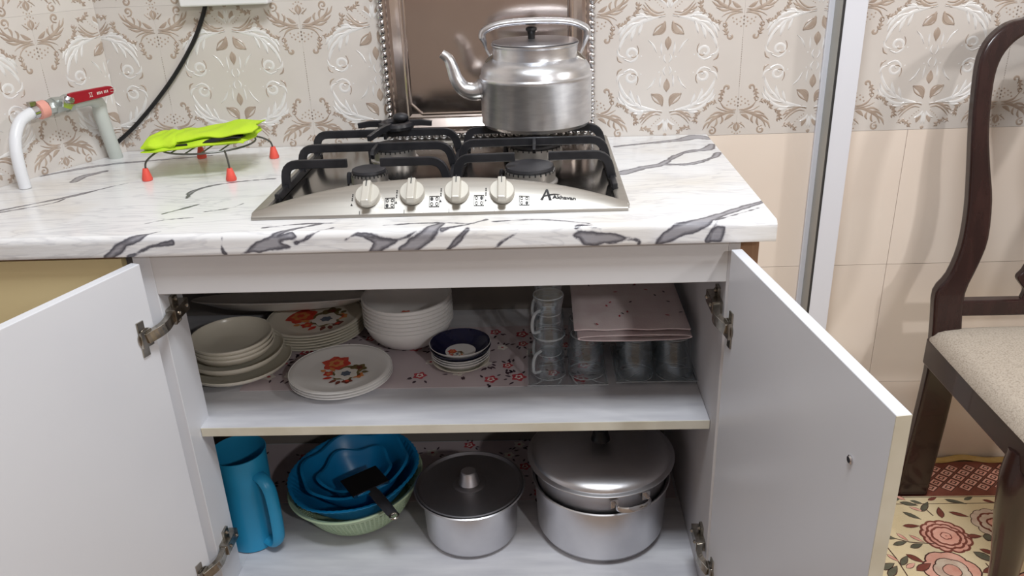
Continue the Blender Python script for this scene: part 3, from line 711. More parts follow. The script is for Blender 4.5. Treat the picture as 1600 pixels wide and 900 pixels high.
# small ring adapter lying on the rear left burner
ad = thing('burner_adapter', (-.632, .42, GZ), 'small black cross-shaped burner adapter lying on the rear left grate', 'burner adapter')
MB().lathe([(.020, 0), (.034, 0), (.036, .006), (.034, .012), (.026, .013), (.020, .008), (.020, 0)], 28, (-.625, .425, GZ+.0005)).build('ring', 'enamel_black', ad, True)
for dx, dy, l in ((1, .05, .062), (-1, 0, .066), (-.28, -1, .11), (.2, 1, .05)):
    k = math.hypot(dx, dy); a = Vector((-.625+dx/k*.028, .425+dy/k*.028, GZ+.010)); b = a+Vector((dx/k, dy/k, 0))*(l-.02)
    mb = MB().tube([tuple(a), tuple((a+b)/2), tuple(b-Vector((0, 0, .003)))], [(.006, .005), (.006, .004), (.005, .0035)], 4, flat=(0, 0, 1)); mb.build('arm', 'enamel_black', ad, bevel=.001)
MB().sphere((-.617, .440, GZ+.018), (.016, .012, .009), 14, 8).build('boss', 'burner_cap', ad, True)

# ------------------------------------------------------------------ serving tray leaning on the wall
TX0, TX1, TZ0, TZ1 = -.660, -.235, .8325, 1.22
tr = thing('serving_tray', ((TX0+TX1)/2, .5365, TZ0), 'silver rectangular serving tray with beaded rim leaning upright on the tiles', 'tray')
tr.rotation_euler = (math.radians(-1.0), 0, 0)
W2, H2 = (TX1-TX0)/2, TZ1-TZ0
def ring(inset0, y0, inset1, y1, mb_):
    def c(i, y): return [(-W2+i, y, i), (W2-i, y, i), (W2-i, y, H2-i), (-W2+i, y, H2-i)]
    a, b = c(inset0, y0), c(inset1, y1); mb_.add(a+b, [(k, (k+1) % 4, 4+(k+1) % 4, 4+k) for k in range(4)])
mb = MB(); seq = [(.004, .006), (.004, .0), (.010, -.004), (.014, -.002), (.018, -.005), (.024, -.005), (.034, .001), (.040, .005), (.044, .003), (.050, .006)]
for a, b in zip(seq[:-1], seq[1:]): ring(a[0], a[1], b[0], b[1], mb)
mb.build('rim', 'tray_rim', tr, world=False, bevel=0)
i = .0495; ch = .022
pl = [(-W2+i+ch, i), (W2-i-ch, i), (W2-i, i+ch), (W2-i, H2-i-ch), (W2-i-ch, H2-i), (-W2+i+ch, H2-i), (-W2+i, H2-i-ch), (-W2+i, i+ch)]
mb = MB().prism([(-W2+i, i), (W2-i, i), (W2-i, H2-i), (-W2+i, H2-i)], lambda x, z: (x, .006, z), lambda x, z: (x, .0075, z)); mb.build('plate', 'tray_silver', tr, world=False)
mb = MB()
for a, b in zip(pl, pl[1:]+pl[:1]): mb.tube([(a[0], .0055, a[1]), (b[0], .0055, b[1])], .0028, 6)
mb.build('inner_moulding', 'tray_rim', tr, True, world=False)
BEAD = MB().sphere((0, 0, 0), (.0062, .0055, .0080), 10, 6).mesh('bead', 'chrome', True, 80)
BEADH = MB().sphere((0, 0, 0), (.0080, .0055, .0062), 10, 6).mesh('bead', 'chrome', True, 80)
nb = int(H2/.0152)
for k in range(nb+1):
    for x in (-W2+.004, W2-.004):
        o = link('bead', BEAD, tr); o.location = (x, -.002, .004+(H2-.008)*k/nb); o.rotation_euler = (0, .45, 0)
nb = int(2*W2/.0152)
for k in range(1, nb):
    for z in (.004, H2-.004):
        o = link('bead', BEADH, tr); o.location = (-W2+.004+(2*W2-.008)*k/nb, -.002, z); o.rotation_euler = (0, .45, 0)

# ------------------------------------------------------------------ kettle
KX, KY = -.352, .4205
kt = thing('kettle', (KX, KY, GZ), 'round aluminium kettle with arched handle on the rear right burner', 'kettle')
MB().lathe([(0, 0), (.090, 0), (.099, .003), (.1045, .010), (.1045, .086), (.1060, .089), (.1060, .094), (.1035, .097), (.1015, .108), (.0960, .117), (.0860, .123), (.0800, .127), (.0785, .134), (.0790, .147), (.0815, .150), (.0815, .1525), (.076, .1525), (.074, .148), (0, .148)], 96, (KX, KY, GZ+.0005)).build('body', 'aluminium', kt, True, angle=28)
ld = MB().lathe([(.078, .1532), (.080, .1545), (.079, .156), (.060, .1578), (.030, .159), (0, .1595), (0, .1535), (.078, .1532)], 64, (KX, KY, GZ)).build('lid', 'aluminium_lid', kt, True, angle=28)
MB().lathe([(0, 0), (.0065, 0), (.0065, .008), (.0075, .013), (.0105, .016), (.0100, .020), (.006, .022), (0, .022)], 20, (KX-.006, KY, GZ+.1590)).build('knob', 'black_plastic', ld, True)
sp = bez([(KX-.098, KY-.012, GZ+.072), (KX-.118, KY-.014, GZ+.069), (KX-.136, KY-.016, GZ+.076), (KX-.148, KY-.017, GZ+.094), (KX-.154, KY-.018, GZ+.115), (KX-.160, KY-.019, GZ+.131), (KX-.172, KY-.020, GZ+.141)], 5)
rr = [.0200-.0118*(k/(len(sp)-1))**.75 for k in range(len(sp))]
MB().tube(sp, rr, 20).build('spout', 'aluminium', kt, True)
MB().tube([sp[0], sp[2]], [.0215, .0205], 20).build('spout_collar', 'aluminium_lid', kt, True)
# flat hoop handle
hp = bez([(KX-.082, KY, GZ+.126), (KX-.090, KY, GZ+.142), (KX-.094, KY, GZ+.158), (KX-.097, KY, GZ+.168), (KX-.090, KY, GZ+.178), (KX-.060, KY, GZ+.188), (KX, KY, GZ+.191), (KX+.060, KY, GZ+.188), (KX+.090, KY, GZ+.178), (KX+.097, KY, GZ+.168), (KX+.094, KY, GZ+.156), (KX+.089, KY, GZ+.140), (KX+.082, KY, GZ+.126)], 6)
n_h = len(hp); rad = []
for k in range(n_h):
    t = k/(n_h-1); g = min(t, 1-t)
    rad.append((.0040+.0100*min(1, max(0, (g-.10)/.12)), .0026+.0042*min(1, max(0, (g-.10)/.12))))
MB().tube(hp, rad, 12, flat=(0, 1, 0)).build('handle', 'aluminium', kt, True, angle=60)
for s in (-1, 1): MB().obox((KX+s*.083, KY, GZ+.128), (s*.7, 0, .7), (0, 1, 0), (-.7*s, 0, .7), (.003, .010, .012)).build('handle_bracket', 'hinge_metal', kt, bevel=.001)

# ------------------------------------------------------------------ wire stand with lime cloth
st = thing('wire_stand', (-.98, .38, ZT), 'round wire stand with four red rubber feet on the worktop', 'wire stand')
RZ = .871; rc = (-.982, .383)
MB().tube([(rc[0]+.088*math.cos(a), rc[1]+.082*math.sin(a), RZ) for a in [2*PI*k/40 for k in range(40)]], .0018, 8, True).build('ring', 'wire', st, True)
for dx in (-.045, -.015, .015, .045): MB().tube([(rc[0]+dx, rc[1]-.078*math.sqrt(1-(dx/.088)**2), RZ), (rc[0]+dx, rc[1]+.078*math.sqrt(1-(dx/.088)**2), RZ)], .0014, 6).build('cross_wire', 'wire', st, True)
for u, v in ((231, 282), (362, 282), (316, 247), (429, 247)):
    f_ = at(u, v, 'z', ZT); a = math.atan2(f_[1]-rc[1], f_[0]-rc[0]); top = (rc[0]+.088*math.cos(a), rc[1]+.082*math.sin(a), RZ)
    mb = MB().tube(bez([top, (top[0]*.62+f_[0]*.38, top[1]*.62+f_[1]*.38, RZ-.004), (f_[0]*.9+top[0]*.1, f_[1]*.9+top[1]*.1, ZT+.034), (f_[0], f_[1], ZT+.014)], 5), .0018, 8); lg_ = mb.build('leg', 'wire', st, True)
    MB().lathe([(0, 0), (.0090, 0), (.0098, .003), (.0070, .014), (.0052, .021), (.0045, .023), (0, .023)], 16, (f_[0], f_[1], ZT+.0005)).build('rubber_foot', 'red_rubber', lg_, True)
# cloth: crumpled folded layers
def cloth_layer(cx, cy, lx, ly, z, th, seed, rot, amp, curl=0):
    rnd = random.Random(seed); ph = [rnd.uniform(0, 6.28) for _ in range(6)]; nx, ny = 26, 14; vs = []; fs = []
    for side in (0, 1):
        for i in range(nx+1):
            for j in range(ny+1):
                a, b = i/nx*2-1, j/ny*2-1
                ex = 1+.05*math.sin(3*b+ph[0])+.03*math.sin(7*b+ph[4]); ey = 1+.10*math.sin(2.2*a+ph[1])+.05*math.sin(6*a+ph[5])
                zz = z+amp*(math.sin(4*a+2*b+ph[2])+.6*math.sin(9*a-3*b+ph[3]))+curl*a
                q = (1-abs(a)**8)*(1-abs(b)**6); hz = th*.5*(.12+.88*q)
                x, y = a*lx*ex, b*ly*ey
                vs.append((cx+x*math.cos(rot)-y*math.sin(rot), cy+x*math.sin(rot)+y*math.cos(rot), zz+(hz if side else -hz)))
    k = (nx+1)*(ny+1)
    for i in range(nx):
        for j in range(ny):
            p = i*(ny+1)+j; fs += [(p, p+1, p+ny+2, p+ny+1), (k+p, k+p+ny+1, k+p+ny+2, k+p+1)]
    edge = [i*(ny+1) for i in range(nx+1)]+[nx*(ny+1)+j for j in range(1, ny+1)]+[i*(ny+1)+ny for i in range(nx-1, -1, -1)]+[j for j in range(ny-1, 0, -1)]
    for a, b in zip(edge, edge[1:]+edge[:1]): fs.append((a, b, k+b, k+a))
    return vs, fs
lc = thing('lime_cloth', (-.98, .38, RZ+.002), 'folded lime green cloth bag lying on the wire stand', 'cloth')
mb = MB(); mb.add(*cloth_layer(-.988, .385, .098, .070, RZ+.0095, .013, 3, .05, .0012, .004)); mb.build('bottom_fold', 'lime_cloth', lc, True)
mb = MB(); mb.add(*cloth_layer(-.965, .388, .082, .058, RZ+.0225, .014, 5, .10, .0020, .007)); mb.build('top_fold', 'lime_cloth', lc, True)
mb = MB(); mb.add(*cloth_layer(-.972, .340, .072, .018, RZ+.0145, .0035, 8, .12, .0015, .006)); mb.build('dark_lining', 'cloth_black', lc, True)
mb = MB(); mb.add(*cloth_layer(-1.050, .362, .030, .056, RZ+.014, .024, 11, .1, .0015)); mb.build('rolled_end', 'lime_cloth', lc, True)

# ------------------------------------------------------------------ gas pipe, valve, hose, cable, socket
def wl(s, off, z): q = LC+LD*s+LN*off; return (q.x, q.y, z)
pp = thing('gas_pipe', (wl(.075, .022, 0)[0], wl(.075, .022, 0)[1], ZT), 'pale grey painted gas pipe rising from the worktop in the corner', 'pipe')
a = wl(.048, .026, 0); b = wl(.066, .034, 0)
MB().tube(bez([(a[0], a[1], ZT+.0005), (b[0], b[1], ZT+.09), (b[0], b[1], ZT+.115), wl(.082, .036, ZT+.128), wl(.105, .037, ZT+.130), wl(.135, .037, ZT+.130)], 6), .0135, 16).build('tube', 'pipe_paint', pp, True)
vz = ZT+.130
vv = thing('gas_valve', wl(.16, .037, vz-.015), 'ball valve with a long red lever handle on the gas pipe', 'valve')
mb = MB().tube([wl(.128, .037, vz), wl(.138, .037, vz), wl(.1381, .037, vz), wl(.165, .037, vz), wl(.1651, .037, vz), wl(.178, .037, vz)], [.0175, .0175, .0145, .0165, .014, .014], 8); mb.build('body', 'brass_grey', vv, True, angle=25)
mb = MB().tube([wl(.148, .048, vz+.010), wl(.148, .066, vz+.010)], [.0075, .0075], 14); mb.build('stem', 'brass_grey', vv, True)
mb = MB().tube([wl(.148, .0665, vz+.010), wl(.148, .074, vz+.010)], [.0075, .006], 6); mb.build('nut', 'chrome', vv, True)
hd = MB(); prof = [(.148, .011), (.140, .0125), (.09, .0115), (.062, .0105), (.054, .0085), (.051, .004)]
for o1, o2 in ((.061, .066),):
    up_ = [(s, vz+.012+(.136-s)*.01+h*.85) for s, h in prof]; dn = [(s, vz+.012+(.136-s)*.01-h*.85) for s, h in prof[::-1]]
    hd.prism(up_+dn, lambda s, z: wl(s, o1, z), lambda s, z: wl(s, o2+.004, z))
hl = hd.build('lever', 'valve_red', vv, bevel=.0015)
pr = MB()
def HP(s, dz): return wl(s, .0703, vz+.012+(.136-s)*.01+dz)
def hrect(s0, z0, s1, z1): pr.poly([HP(s0, z0), HP(s1, z0), HP(s1, z1), HP(s0, z1)])
for s in (.106, .102): hrect(s, -.004, s-.0008, .004)
hrect(.108, .0035, .1, .0042); hrect(.108, -.0042, .1, -.0035)
for k, s in enumerate((.090, .087, .084, .080, .074, .071, .067)): hrect(s, -.0025, s-.0018, .0025)
hrect(.060, -.003, .048, -.0024); hrect(.060, .0024, .048, .003); hrect(.0485, -.003, .048, .003)
pr.build('lever_marking', 'print_white', hl, fixn=False)
mb = MB().tube([wl(.135, .064, vz+.010), wl(.150, .064, vz+.008), wl(.156, .064, vz-.004)], [(.010, .002), (.012, .002), (.008, .002)], 4, flat=(0, 0, 1)); mb.build('lever_root', 'chrome', vv)
mb = MB().tube([wl(.178, .037, vz-.001), wl(.180, .037, vz-.001), wl(.196, .037, vz-.003), wl(.198, .037, vz-.003)], [.010, .0165, .0165, .012], 12); mb.build('union_nut', 'nut_pink', vv, True)
hs = thing('gas_hose', wl(.27, .04, ZT), 'white flexible gas hose curving down to the worktop at the left edge', 'hose')
H0 = [wl(.199, .037, vz-.003), wl(.215, .038, vz-.005), wl(.240, .042, vz-.016), wl(.262, .050, vz-.045), wl(.270, .055, vz-.085), wl(.270, .055, ZT+.001)]
MB().tube(bez(H0, 8), .0105, 16).build('tube', 'hose_white', hs, True)
MB().tube([wl(.198, .037, vz-.003), wl(.210, .0375, vz-.0045)], [.0125, .0125], 16).build('clamp', 'chrome', hs, True)
MB().obox(wl(.205, .037, vz+.012), LD, LN, (0, 0, 1), (.006, .005, .004)).build('clamp_screw', 'hinge_metal', hs)
cb = [tuple(at(u, v, 'y', .5475)) for u, v in ((326, -60), (322, 0), (312, 40), (297, 76), (270, 122), (240, 163), (210, 198), (185, 223))]
cb[-1] = (cb[-1][0]-.0, .535, cb[-1][2])
tag(MB().tube(bez(cb, 6), .0042, 10).build('cable', 'cable_black', None, True), 'black cable hanging diagonally down the tiled back wall', 'cable')
so = thing('wall_socket', (-.957, YW, 1.1), 'white plastic socket strip on the tiles at the top edge', 'socket')
MB().box((-1.045, YW-.034, 1.110), (-.870, YW-.003, 1.175)).build('housing', 'socket_white', so, bevel=.003)
for x in (-1.0, -.915): MB().lathe([(0, 0), (.019, 0), (.019, .001), (0, .001)], 24).build('outlet', 'frame_grey', so, world=False)
for ch_, x in zip([c for c in so.children if c.name.startswith('outlet')], (-1.0, -.915)):
    ch_.rotation_euler = (PI/2, 0, 0); ch_.location = Vector((x, YW-.0342, 1.143))-root_loc(so)

# ------------------------------------------------------------------ flat floral prints
def petal_flower(mb, c, r, zf, mats, n=7, jag=.18, seed=0):
    rnd = random.Random(seed)
    for lev, (k, m_) in enumerate(mats):
        mb.mi(m_); pts = []
        for i in range(n*4):
            a = 2*PI*i/(n*4); q = r*k*(1+jag*math.cos(n*a+lev*1.3)+rnd.uniform(-.05, .05)); pts.append((c[0]+q*math.cos(a), c[1]+q*math.sin(a), zf(lev)))
        mb.poly(pts)
def leaf_print(mb, c, ang, l, wd, z, m_):
    mb.mi(m_); pts = []
    for k in range(6): t = k/5; pts.append((t*l, wd*math.sin(PI*t**.8)))
    for k in range(4, 0, -1): t = k/5; pts.append((t*l, -wd*math.sin(PI*t**.8)))
    mb.poly([(c[0]+x*math.cos(ang)-y*math.sin(ang), c[1]+x*math.sin(ang)+y*math.cos(ang), z) for x, y in pts])
PM = ['print_red', 'print_orange', 'print_olive', 'print_brown', 'print_blue', 'print_white']
def plate_print(z, s=1.):
    mb = MB(); zf = lambda k: z+.00012*k
    petal_flower(mb, (-.018*s, .026*s), .025*s, zf, [(1, 0), (.55, 1), (.25, 0)], 6, .16, 1)
    petal_flower(mb, (.014*s, -.010*s), .021*s, lambda k: z+.0004+.00012*k, [(1.12, 2), (1, 5), (.42, 4)], 6, .14, 2)
    petal_flower(mb, (.030*s, .014*s), .014*s, zf, [(1, 2), (.5, 3)], 5, .2, 3); petal_flower(mb, (.038*s, -.012*s), .010*s, zf, [(1, 1), (.5, 0)], 6, .2, 4)
    petal_flower(mb, (-.018*s, -.014*s), .009*s, zf, [(1, 0), (.4, 1)], 5, .2, 5); petal_flower(mb, (.025*s, -.034*s), .009*s, zf, [(1, 3), (.4, 0)], 5, .2, 6)
    for x, y, a, l, m_ in ((0, .012, .3, .022, 2), (-.01, -.004, 2.4, .02, 1), (.005, -.034, 4.0, .016, 3), (-.006, -.026, 3.6, .018, 0), (.04, .0, .2, .014, 2), (.016, .006, 1.3, .02, 2), (.012, -.036, 4.6, .015, 3), (-.026, -.006, 3.0, .012, 1)):
        leaf_print(mb, (x*s, y*s), a, l*s, .0042*s, z+.0003, m_)
    return mb

# ------------------------------------------------------------------ crockery on the shelf
def dish_mesh(R, H, foot, name, mt, th=.0024, n=72, lip=0.0, mats=None, inner=None, steep=.5):
    """outer profile from foot to rim, then back inside"""
    o_ = [(0, .0012), (foot*.9, .0012), (foot*.92, 0), (foot, 0), (foot+.002, .003)]
    for k in range(1, 9):
        t = k/8; o_.append((foot+.002+(R-foot-.002)*math.sin(t*PI/2)**steep if steep != 1 else foot+.002+(R-foot-.002)*t, .003+(H-.003)*t**1.25))
    if lip: o_ = o_[:-1]+[(R-.001, H-.0045), (R+lip, H-.0035), (R+lip, H)]
    i_ = [(R-th*.4, H+.0006), (R-th, H-.0004)]
    inn = [(max(min(r, R)-th, 0), z+th) for r, z in o_[4:12]][::-1]
    prof = o_+i_+inn+[(0, inn[-1][1])]
    mb = MB(); 
    if mats is None: mb.lathe(prof, n); return mb.mesh(name, mt, True, 40)
    k_o = len(o_)+1; mb.mi(0).lathe(prof[:k_o], n); mb.f.pop(); mb.m.pop() if False else None
    return None
SH = ZS+.0003
lin = thing('shelf_liner', (-.40, .35, ZS), 'pale pink floral paper liner spread on the middle shelf', 'shelf liner')
MB().box((-.93, .186, ZS+.0001), (-.235, .44, ZS+.0008)).build('sheet', 'liner_pink', lin)
def liner_print(parent, x0, x1, y0, y1, z, n, seed):
    rnd = random.Random(seed); mb = MB(); zf = lambda k: z+.0001*k
    done = []
    for _ in range(n*30):
        if len(done) >= n: break
        x, y = rnd.uniform(x0, x1), rnd.uniform(y0, y1)
        if any(math.hypot(x-a, y-b) < .042 for a, b in done): continue
        done.append((x, y)); r = rnd.uniform(.009, .014)
        petal_flower(mb, (x, y), r, zf, [(1, 0 if rnd.random() < .65 else 2), (.55, 2), (.3, 0)], 5, .2, rnd.random())
        for k in range(rnd.randint(4, 7)):
            a = rnd.uniform(0, 6.28); d = r+rnd.uniform(.001, .010); leaf_print(mb, (x+d*math.cos(a), y+d*math.sin(a)), a+rnd.uniform(-.7, .7), rnd.uniform(.008, .015), .0024, z+.00005, 1)
    tag(mb.build('floral_print', ['liner_red', 'liner_navy', 'print_white'], parent, fixn=False), kind='stuff')
liner_print(lin, -.91, -.25, .205, .42, ZS+.00095, 46, 4)
lin2 = thing('floor_liner', (-.5, .40, ZB), 'pale floral paper liner on the cabinet bottom behind the pots', 'shelf liner')
MB().box((-1.10, .30, ZB+.0001), (-.07, .525, ZB+.0008)).build('sheet', 'liner_pink', lin2)
liner_print(lin2, -1.05, -.09, .315, .51, ZB+.00095, 50, 9)
SL = ZS+.0009; BL = ZB+.0003

def place(me, name, loc, label, cat, group, rot=(0, 0, 0)):
    o = link(name, me, None, loc); o.rotation_euler = rot
    return tag(o, label, cat, group)
def add_print(o, mb, z=0):
    me = mb.mesh('floral_print', PM, False, 30, False); return link('floral_print', me, o)
# left stack
lx, ly = -.962, .276
deep = dish_mesh(.079, .031, .040, 'bowl', 'cream_dish', steep=.8, lip=.0008)
soup = dish_mesh(.094, .030, .050, 'dish', 'cream_dish', steep=.8); big = dish_mesh(.106, .026, .052, 'dish', 'cream_dish', steep=.9)
place(big, 'wide_dish', (lx+.004, ly-.004, SL), 'widest cream dish, lowest of the stack beside the left cabinet panel', 'dish', 'dishes in the left stack')
place(soup, 'soup_plate', (lx+.002, ly, SL+.0165), 'cream soup plate, second from the bottom of the left stack', 'plate', 'dishes in the left stack', (0.02, 0, 0))
for k, lb in enumerate(('cream bowl, lowest of the three small bowls in the left stack', 'cream bowl, middle one of three small bowls in the left stack', 'empty cream bowl on top of the left dish stack')):
    place(deep, 'cream_bowl', (lx-.001*k, ly, SL+.0285+.0085*k), lb, 'bowl', 'small bowls in the left stack', (.01, 0, 0))
# rear plates
plate = dish_mesh(.104, .015, .062, 'plate', 'cream_dish', steep=1)
for k in range(6):
    o = place(plate, 'dinner_plate', (-.835, .418, SL+.0062*k), ('floral dinner plate on top of the rear plate stack below the oval platter' if k == 5 else 'cream dinner plate, ' + ('lowest', 'second from the bottom', 'third from the bottom', 'fourth from the bottom', 'fifth from the bottom')[k] + ' in the rear stack'), 'plate', 'rear stack of dinner plates', (0, -.03, 0))
    if k == 5: q = add_print(o, plate_print(.0064, 1.35)); q.rotation_euler = (0, 0, .5)
# front plates
fplate = dish_mesh(.099, .012, .060, 'plate', 'white_dish', steep=1)
for k in range(3):
    o = place(fplate, 'side_plate', (-.741, .226-.001*k, SL+.0062*k), ('white plate with red flowers on top of the front stack' if k == 2 else ('lowest white plate of the three in the front stack', 'middle white plate of the three in the front stack')[k]), 'plate', 'front stack of three plates', (0, 0, .3*k))
    if k == 2: q = add_print(o, plate_print(.0064, 1.05)); q.rotation_euler = (0, 0, -.75)
# oval platter
mb = MB(); pr_ = [(0, .001), (.12, 0), (.140, .003), (.178, .014), (.194, .018), (.200, .0195), (.197, .022), (.180, .018), (.138, .007), (.12, .004), (0, .004)]
mb.lathe(pr_, 84, sy=.46); place(mb.mesh('platter', 'white_dish', True, 40), 'oval_platter', (-.905, .436, SL+.060), 'large white oval platter resting tilted above the rear plates', 'platter', None, (-.27, .0, 0))
# white bowl stack
wb = dish_mesh(.0905, .056, .044, 'bowl', 'white_dish', steep=.75, lip=.0028)
for k in range(7):
    o = place(wb, 'serving_bowl', (-.629, .384, SL+.0084*k), ('white bowl with a small flower inside, top of the tall nested stack' if k == 6 else ('lowest white bowl of the tall nested stack, its whole side showing' if k == 0 else 'white bowl, ' + ('', 'second', 'third', 'fourth', 'fifth', 'sixth')[k] + ' from the bottom of the tall nested bowl stack')), 'bowl', 'tall nested stack of white bowls')
    if k == 6: q = add_print(o, plate_print(.0066, .5))
# blue and white small dishes
def two_tone(R, H, foot, mo, mi_, mc, name, th=.002, n=56):
    out = [(0, .001), (foot*.9, .001), (foot, 0), (foot+.002, .002)]+[(foot+.002+(R-foot-.002)*(t/6)**.8, .002+(H-.002)*(t/6)**1.3) for t in range(1, 7)]
    inn = [(R-th, H-.0002)]+[(max(foot+.002+(R-foot-.002)*(t/6)**.8-th, 0), .002+(H-.002)*(t/6)**1.3+th) for t in range(5, -1, -1)]
    mb = MB(); mb.mi(0).lathe(out+[(R-th*.5, H+.0004)], n); mb.f.pop(); mb.m.pop()
    mb.mi(1).lathe([(R-th*.5, H+.0004)]+inn, n)
    for _ in range(2): mb.f.pop(); mb.m.pop()
    mb.mi(2).lathe([(inn[-1][0], inn[-1][1]), (inn[-1][0]*.5, inn[-1][1]), (0, inn[-1][1])], n); mb.f.pop() if len(mb.f[-1]) > 4 else None
    while len(mb.m) > len(mb.f): mb.m.pop()
    # drop the n-gon the lathe put under the centre disc
    keep = [i for i, f in enumerate(mb.f) if not (len(f) > 4 and mb.m[i] == 2)]; mb.f = [mb.f[i] for i in keep]; mb.m = [mb.m[i] for i in keep]
    me = mb.mesh(name, [mo, mi_, mc], True, 40, False); return me
sx_, sy_ = -.512, .272
sauc = two_tone(.056, .014, .030, 'cream_dish', 'cream_dish', 'cream_dish', 'saucer'); swh = two_tone(.0575, .021, .028, 'white_dish', 'white_dish', 'white_dish', 'small_dish')
snv = two_tone(.0605, .024, .028, 'navy_glaze', 'navy_glaze', 'white_dish', 'small_dish'); snt = two_tone(.0600, .024, .030, 'white_dish', 'navy_glaze', 'white_dish', 'small_dish')
place(sauc, 'saucer', (sx_, sy_, SL), 'cream saucer under the stack of small blue-rimmed dishes', 'saucer', None)
for k in range(3): place(swh, 'small_dish', (sx_, sy_, SL+.0050+.0052*k), ('lowest', 'middle', 'topmost')[k] + ' of three small white dishes nested beneath the navy ones', 'dish', 'small white dishes under the navy ones')
place(snv, 'navy_dish', (sx_, sy_, SL+.0212), 'navy glazed dish second from the top of the small stack', 'dish', 'navy dishes')
o = place(snt, 'navy_dish', (sx_, sy_, SL+.0275), 'navy dish with white flowered centre on top of the small stack', 'dish', 'navy dishes'); q = add_print(o, plate_print(.0046, .34)); q.location = (-.01, -.012, 0)

# glass dishes and tumblers
def rings(*rz):
    mb = MB()
    for r, z, t in rz: mb.tube([(r*math.cos(a), r*math.sin(a), z) for a in [2*PI*k/36 for k in range(36)]], t, 6, True)
    return mb
def glass_tray(cx, cy, s, lab):
    t = thing('glass_dish', (cx, cy, SL), lab, 'glass dish', 'square glass dishes')
    h = s/2; mb = MB(); lv = [(h*.78, 0), (h, .009), (h+.0005, .0105), (h-.003, .0105), (h*.76, .0035)]
    vs = []
    for r, z in lv: vs += [(cx-r, cy-r, SL+z), (cx+r, cy-r, SL+z), (cx+r, cy+r, SL+z), (cx-r, cy+r, SL+z)]
    fs = [(4*k+i, 4*k+(i+1) % 4, 4*k+4+(i+1) % 4, 4*k+4+i) for k in range(4) for i in range(4)]+[(3, 2, 1, 0), (16, 17, 18, 19)]
    mb.add(vs, fs); mb.build('plate', 'glass', t, bevel=.0006)
    q_ = [(cx-h, cy-h), (cx+h, cy-h), (cx+h, cy+h), (cx-h, cy+h)]
    MB().tube([(x, y, SL+.0102) for x, y in q_], .0011, 6, True).build('rim', 'glass_edge', t, True)
    for k in range(12):
        a = 2*PI*(k+.5)/12; c, s_ = math.cos(a), math.sin(a); f = h*.93/max(abs(c), abs(s_))
        MB().tube([(cx+c*.036, cy+s_*.036, SL+.0045), (cx+c*f*.8, cy+s_*f*.8, SL+.0052), (cx+c*f, cy+s_*f, SL+.0095)], [(.0003, .0010), (.0003, .0016), (.0003, .0012)], 4, flat=(0, 0, 1)).build('rib', 'glass_edge', t, True)
glass_tray(-.305, .242, .148, 'square clear glass dish under the tall stacked glasses'); glass_tray(-.140, .250, .150, 'square clear glass dish under the tumblers beside the right panel')
GT = SL+.0064
tum = MB().lathe([(.0330, .0012), (.0336, 0), (.0345, .001), (.0345, .003), (.0300, .079), (.0285, .082), (.0250, .083), (.0, .083), (.0, .0785), (.022, .0775), (.0262, .0760), (.0330, .0012)], 32).mesh('tumbler', 'glass', True, 50)
TR = [rings(q).mesh('rim', 'glass_edge', True, 60) for q in ((.0340, .0012, .0009), (.0285, .0815, .0011))]; MR = [rings(q).mesh('rim', 'glass_edge', True, 60) for q in ((.0303, .0012, .0009), (.0275, .0815, .0012), (.0228, .046, .0007))]
def add_rims(o, ms):
    for nm, me in zip(('rim', 'base_ring', 'waist_ring'), ms): link(nm, me, o)
for x, y, lb in ((-.176, .215, 'front left inverted tumbler under the folded pink cloth'), (-.104, .215, 'front right inverted tumbler under the folded cloth beside the panel'), (-.176, .287, 'rear left inverted tumbler under the folded pink cloth'), (-.104, .287, 'rear right inverted tumbler under the folded pink cloth')):
    o = place(tum, 'tumbler', (x, y, GT), lb, 'glass', 'inverted tumblers under the cloth'); add_rims(o, TR)
tea = MB().lathe([(.030, 0), (.031, .001), (.0255, .030), (.0225, .046), (.0265, .066), (.0290, .078), (.0270, .083), (0, .083), (0, .076), (.0262, .075), (.0240, .066), (.0200, .046), (.0230, .030), (.0285, .002), (.030, 0)], 28).mesh('tea_glass', 'glass', True, 50)
mugh = MB().tube(bez([(-.029, 0, .016), (-.046, 0, .022), (-.048, 0, .042), (-.040, 0, .056), (-.026, 0, .058)], 5), .0032, 8).mesh('handle', 'glass_edge', True, 60)
for k, (x, y, z, lb) in enumerate(((-.338, .222, GT, 'lower inverted glass mug of the tall stack at the left of the glass dish'), (-.338, .222, GT+.0835, 'upper inverted glass mug balanced on another beside the folded cloth'), (-.338, .292, GT, 'rear lower inverted glass mug behind the tall stack'), (-.338, .292, GT+.0835, 'rear upper inverted glass mug of the back stack'))):
    o = place(tea, 'glass_mug', (x, y, z), lb, 'glass', 'stacked inverted glass mugs', (0, 0, .9)); link('handle', mugh, o); add_rims(o, MR)
for y, lb in ((.225, 'front inverted glass right of the mug stack under the cloth corner'), (.295, 'rear inverted glass right of the mug stack under the cloth corner')):
    o = place(tum, 'tumbler', (-.268, y, GT), lb, 'glass', 'inverted tumblers under the cloth'); add_rims(o, TR)
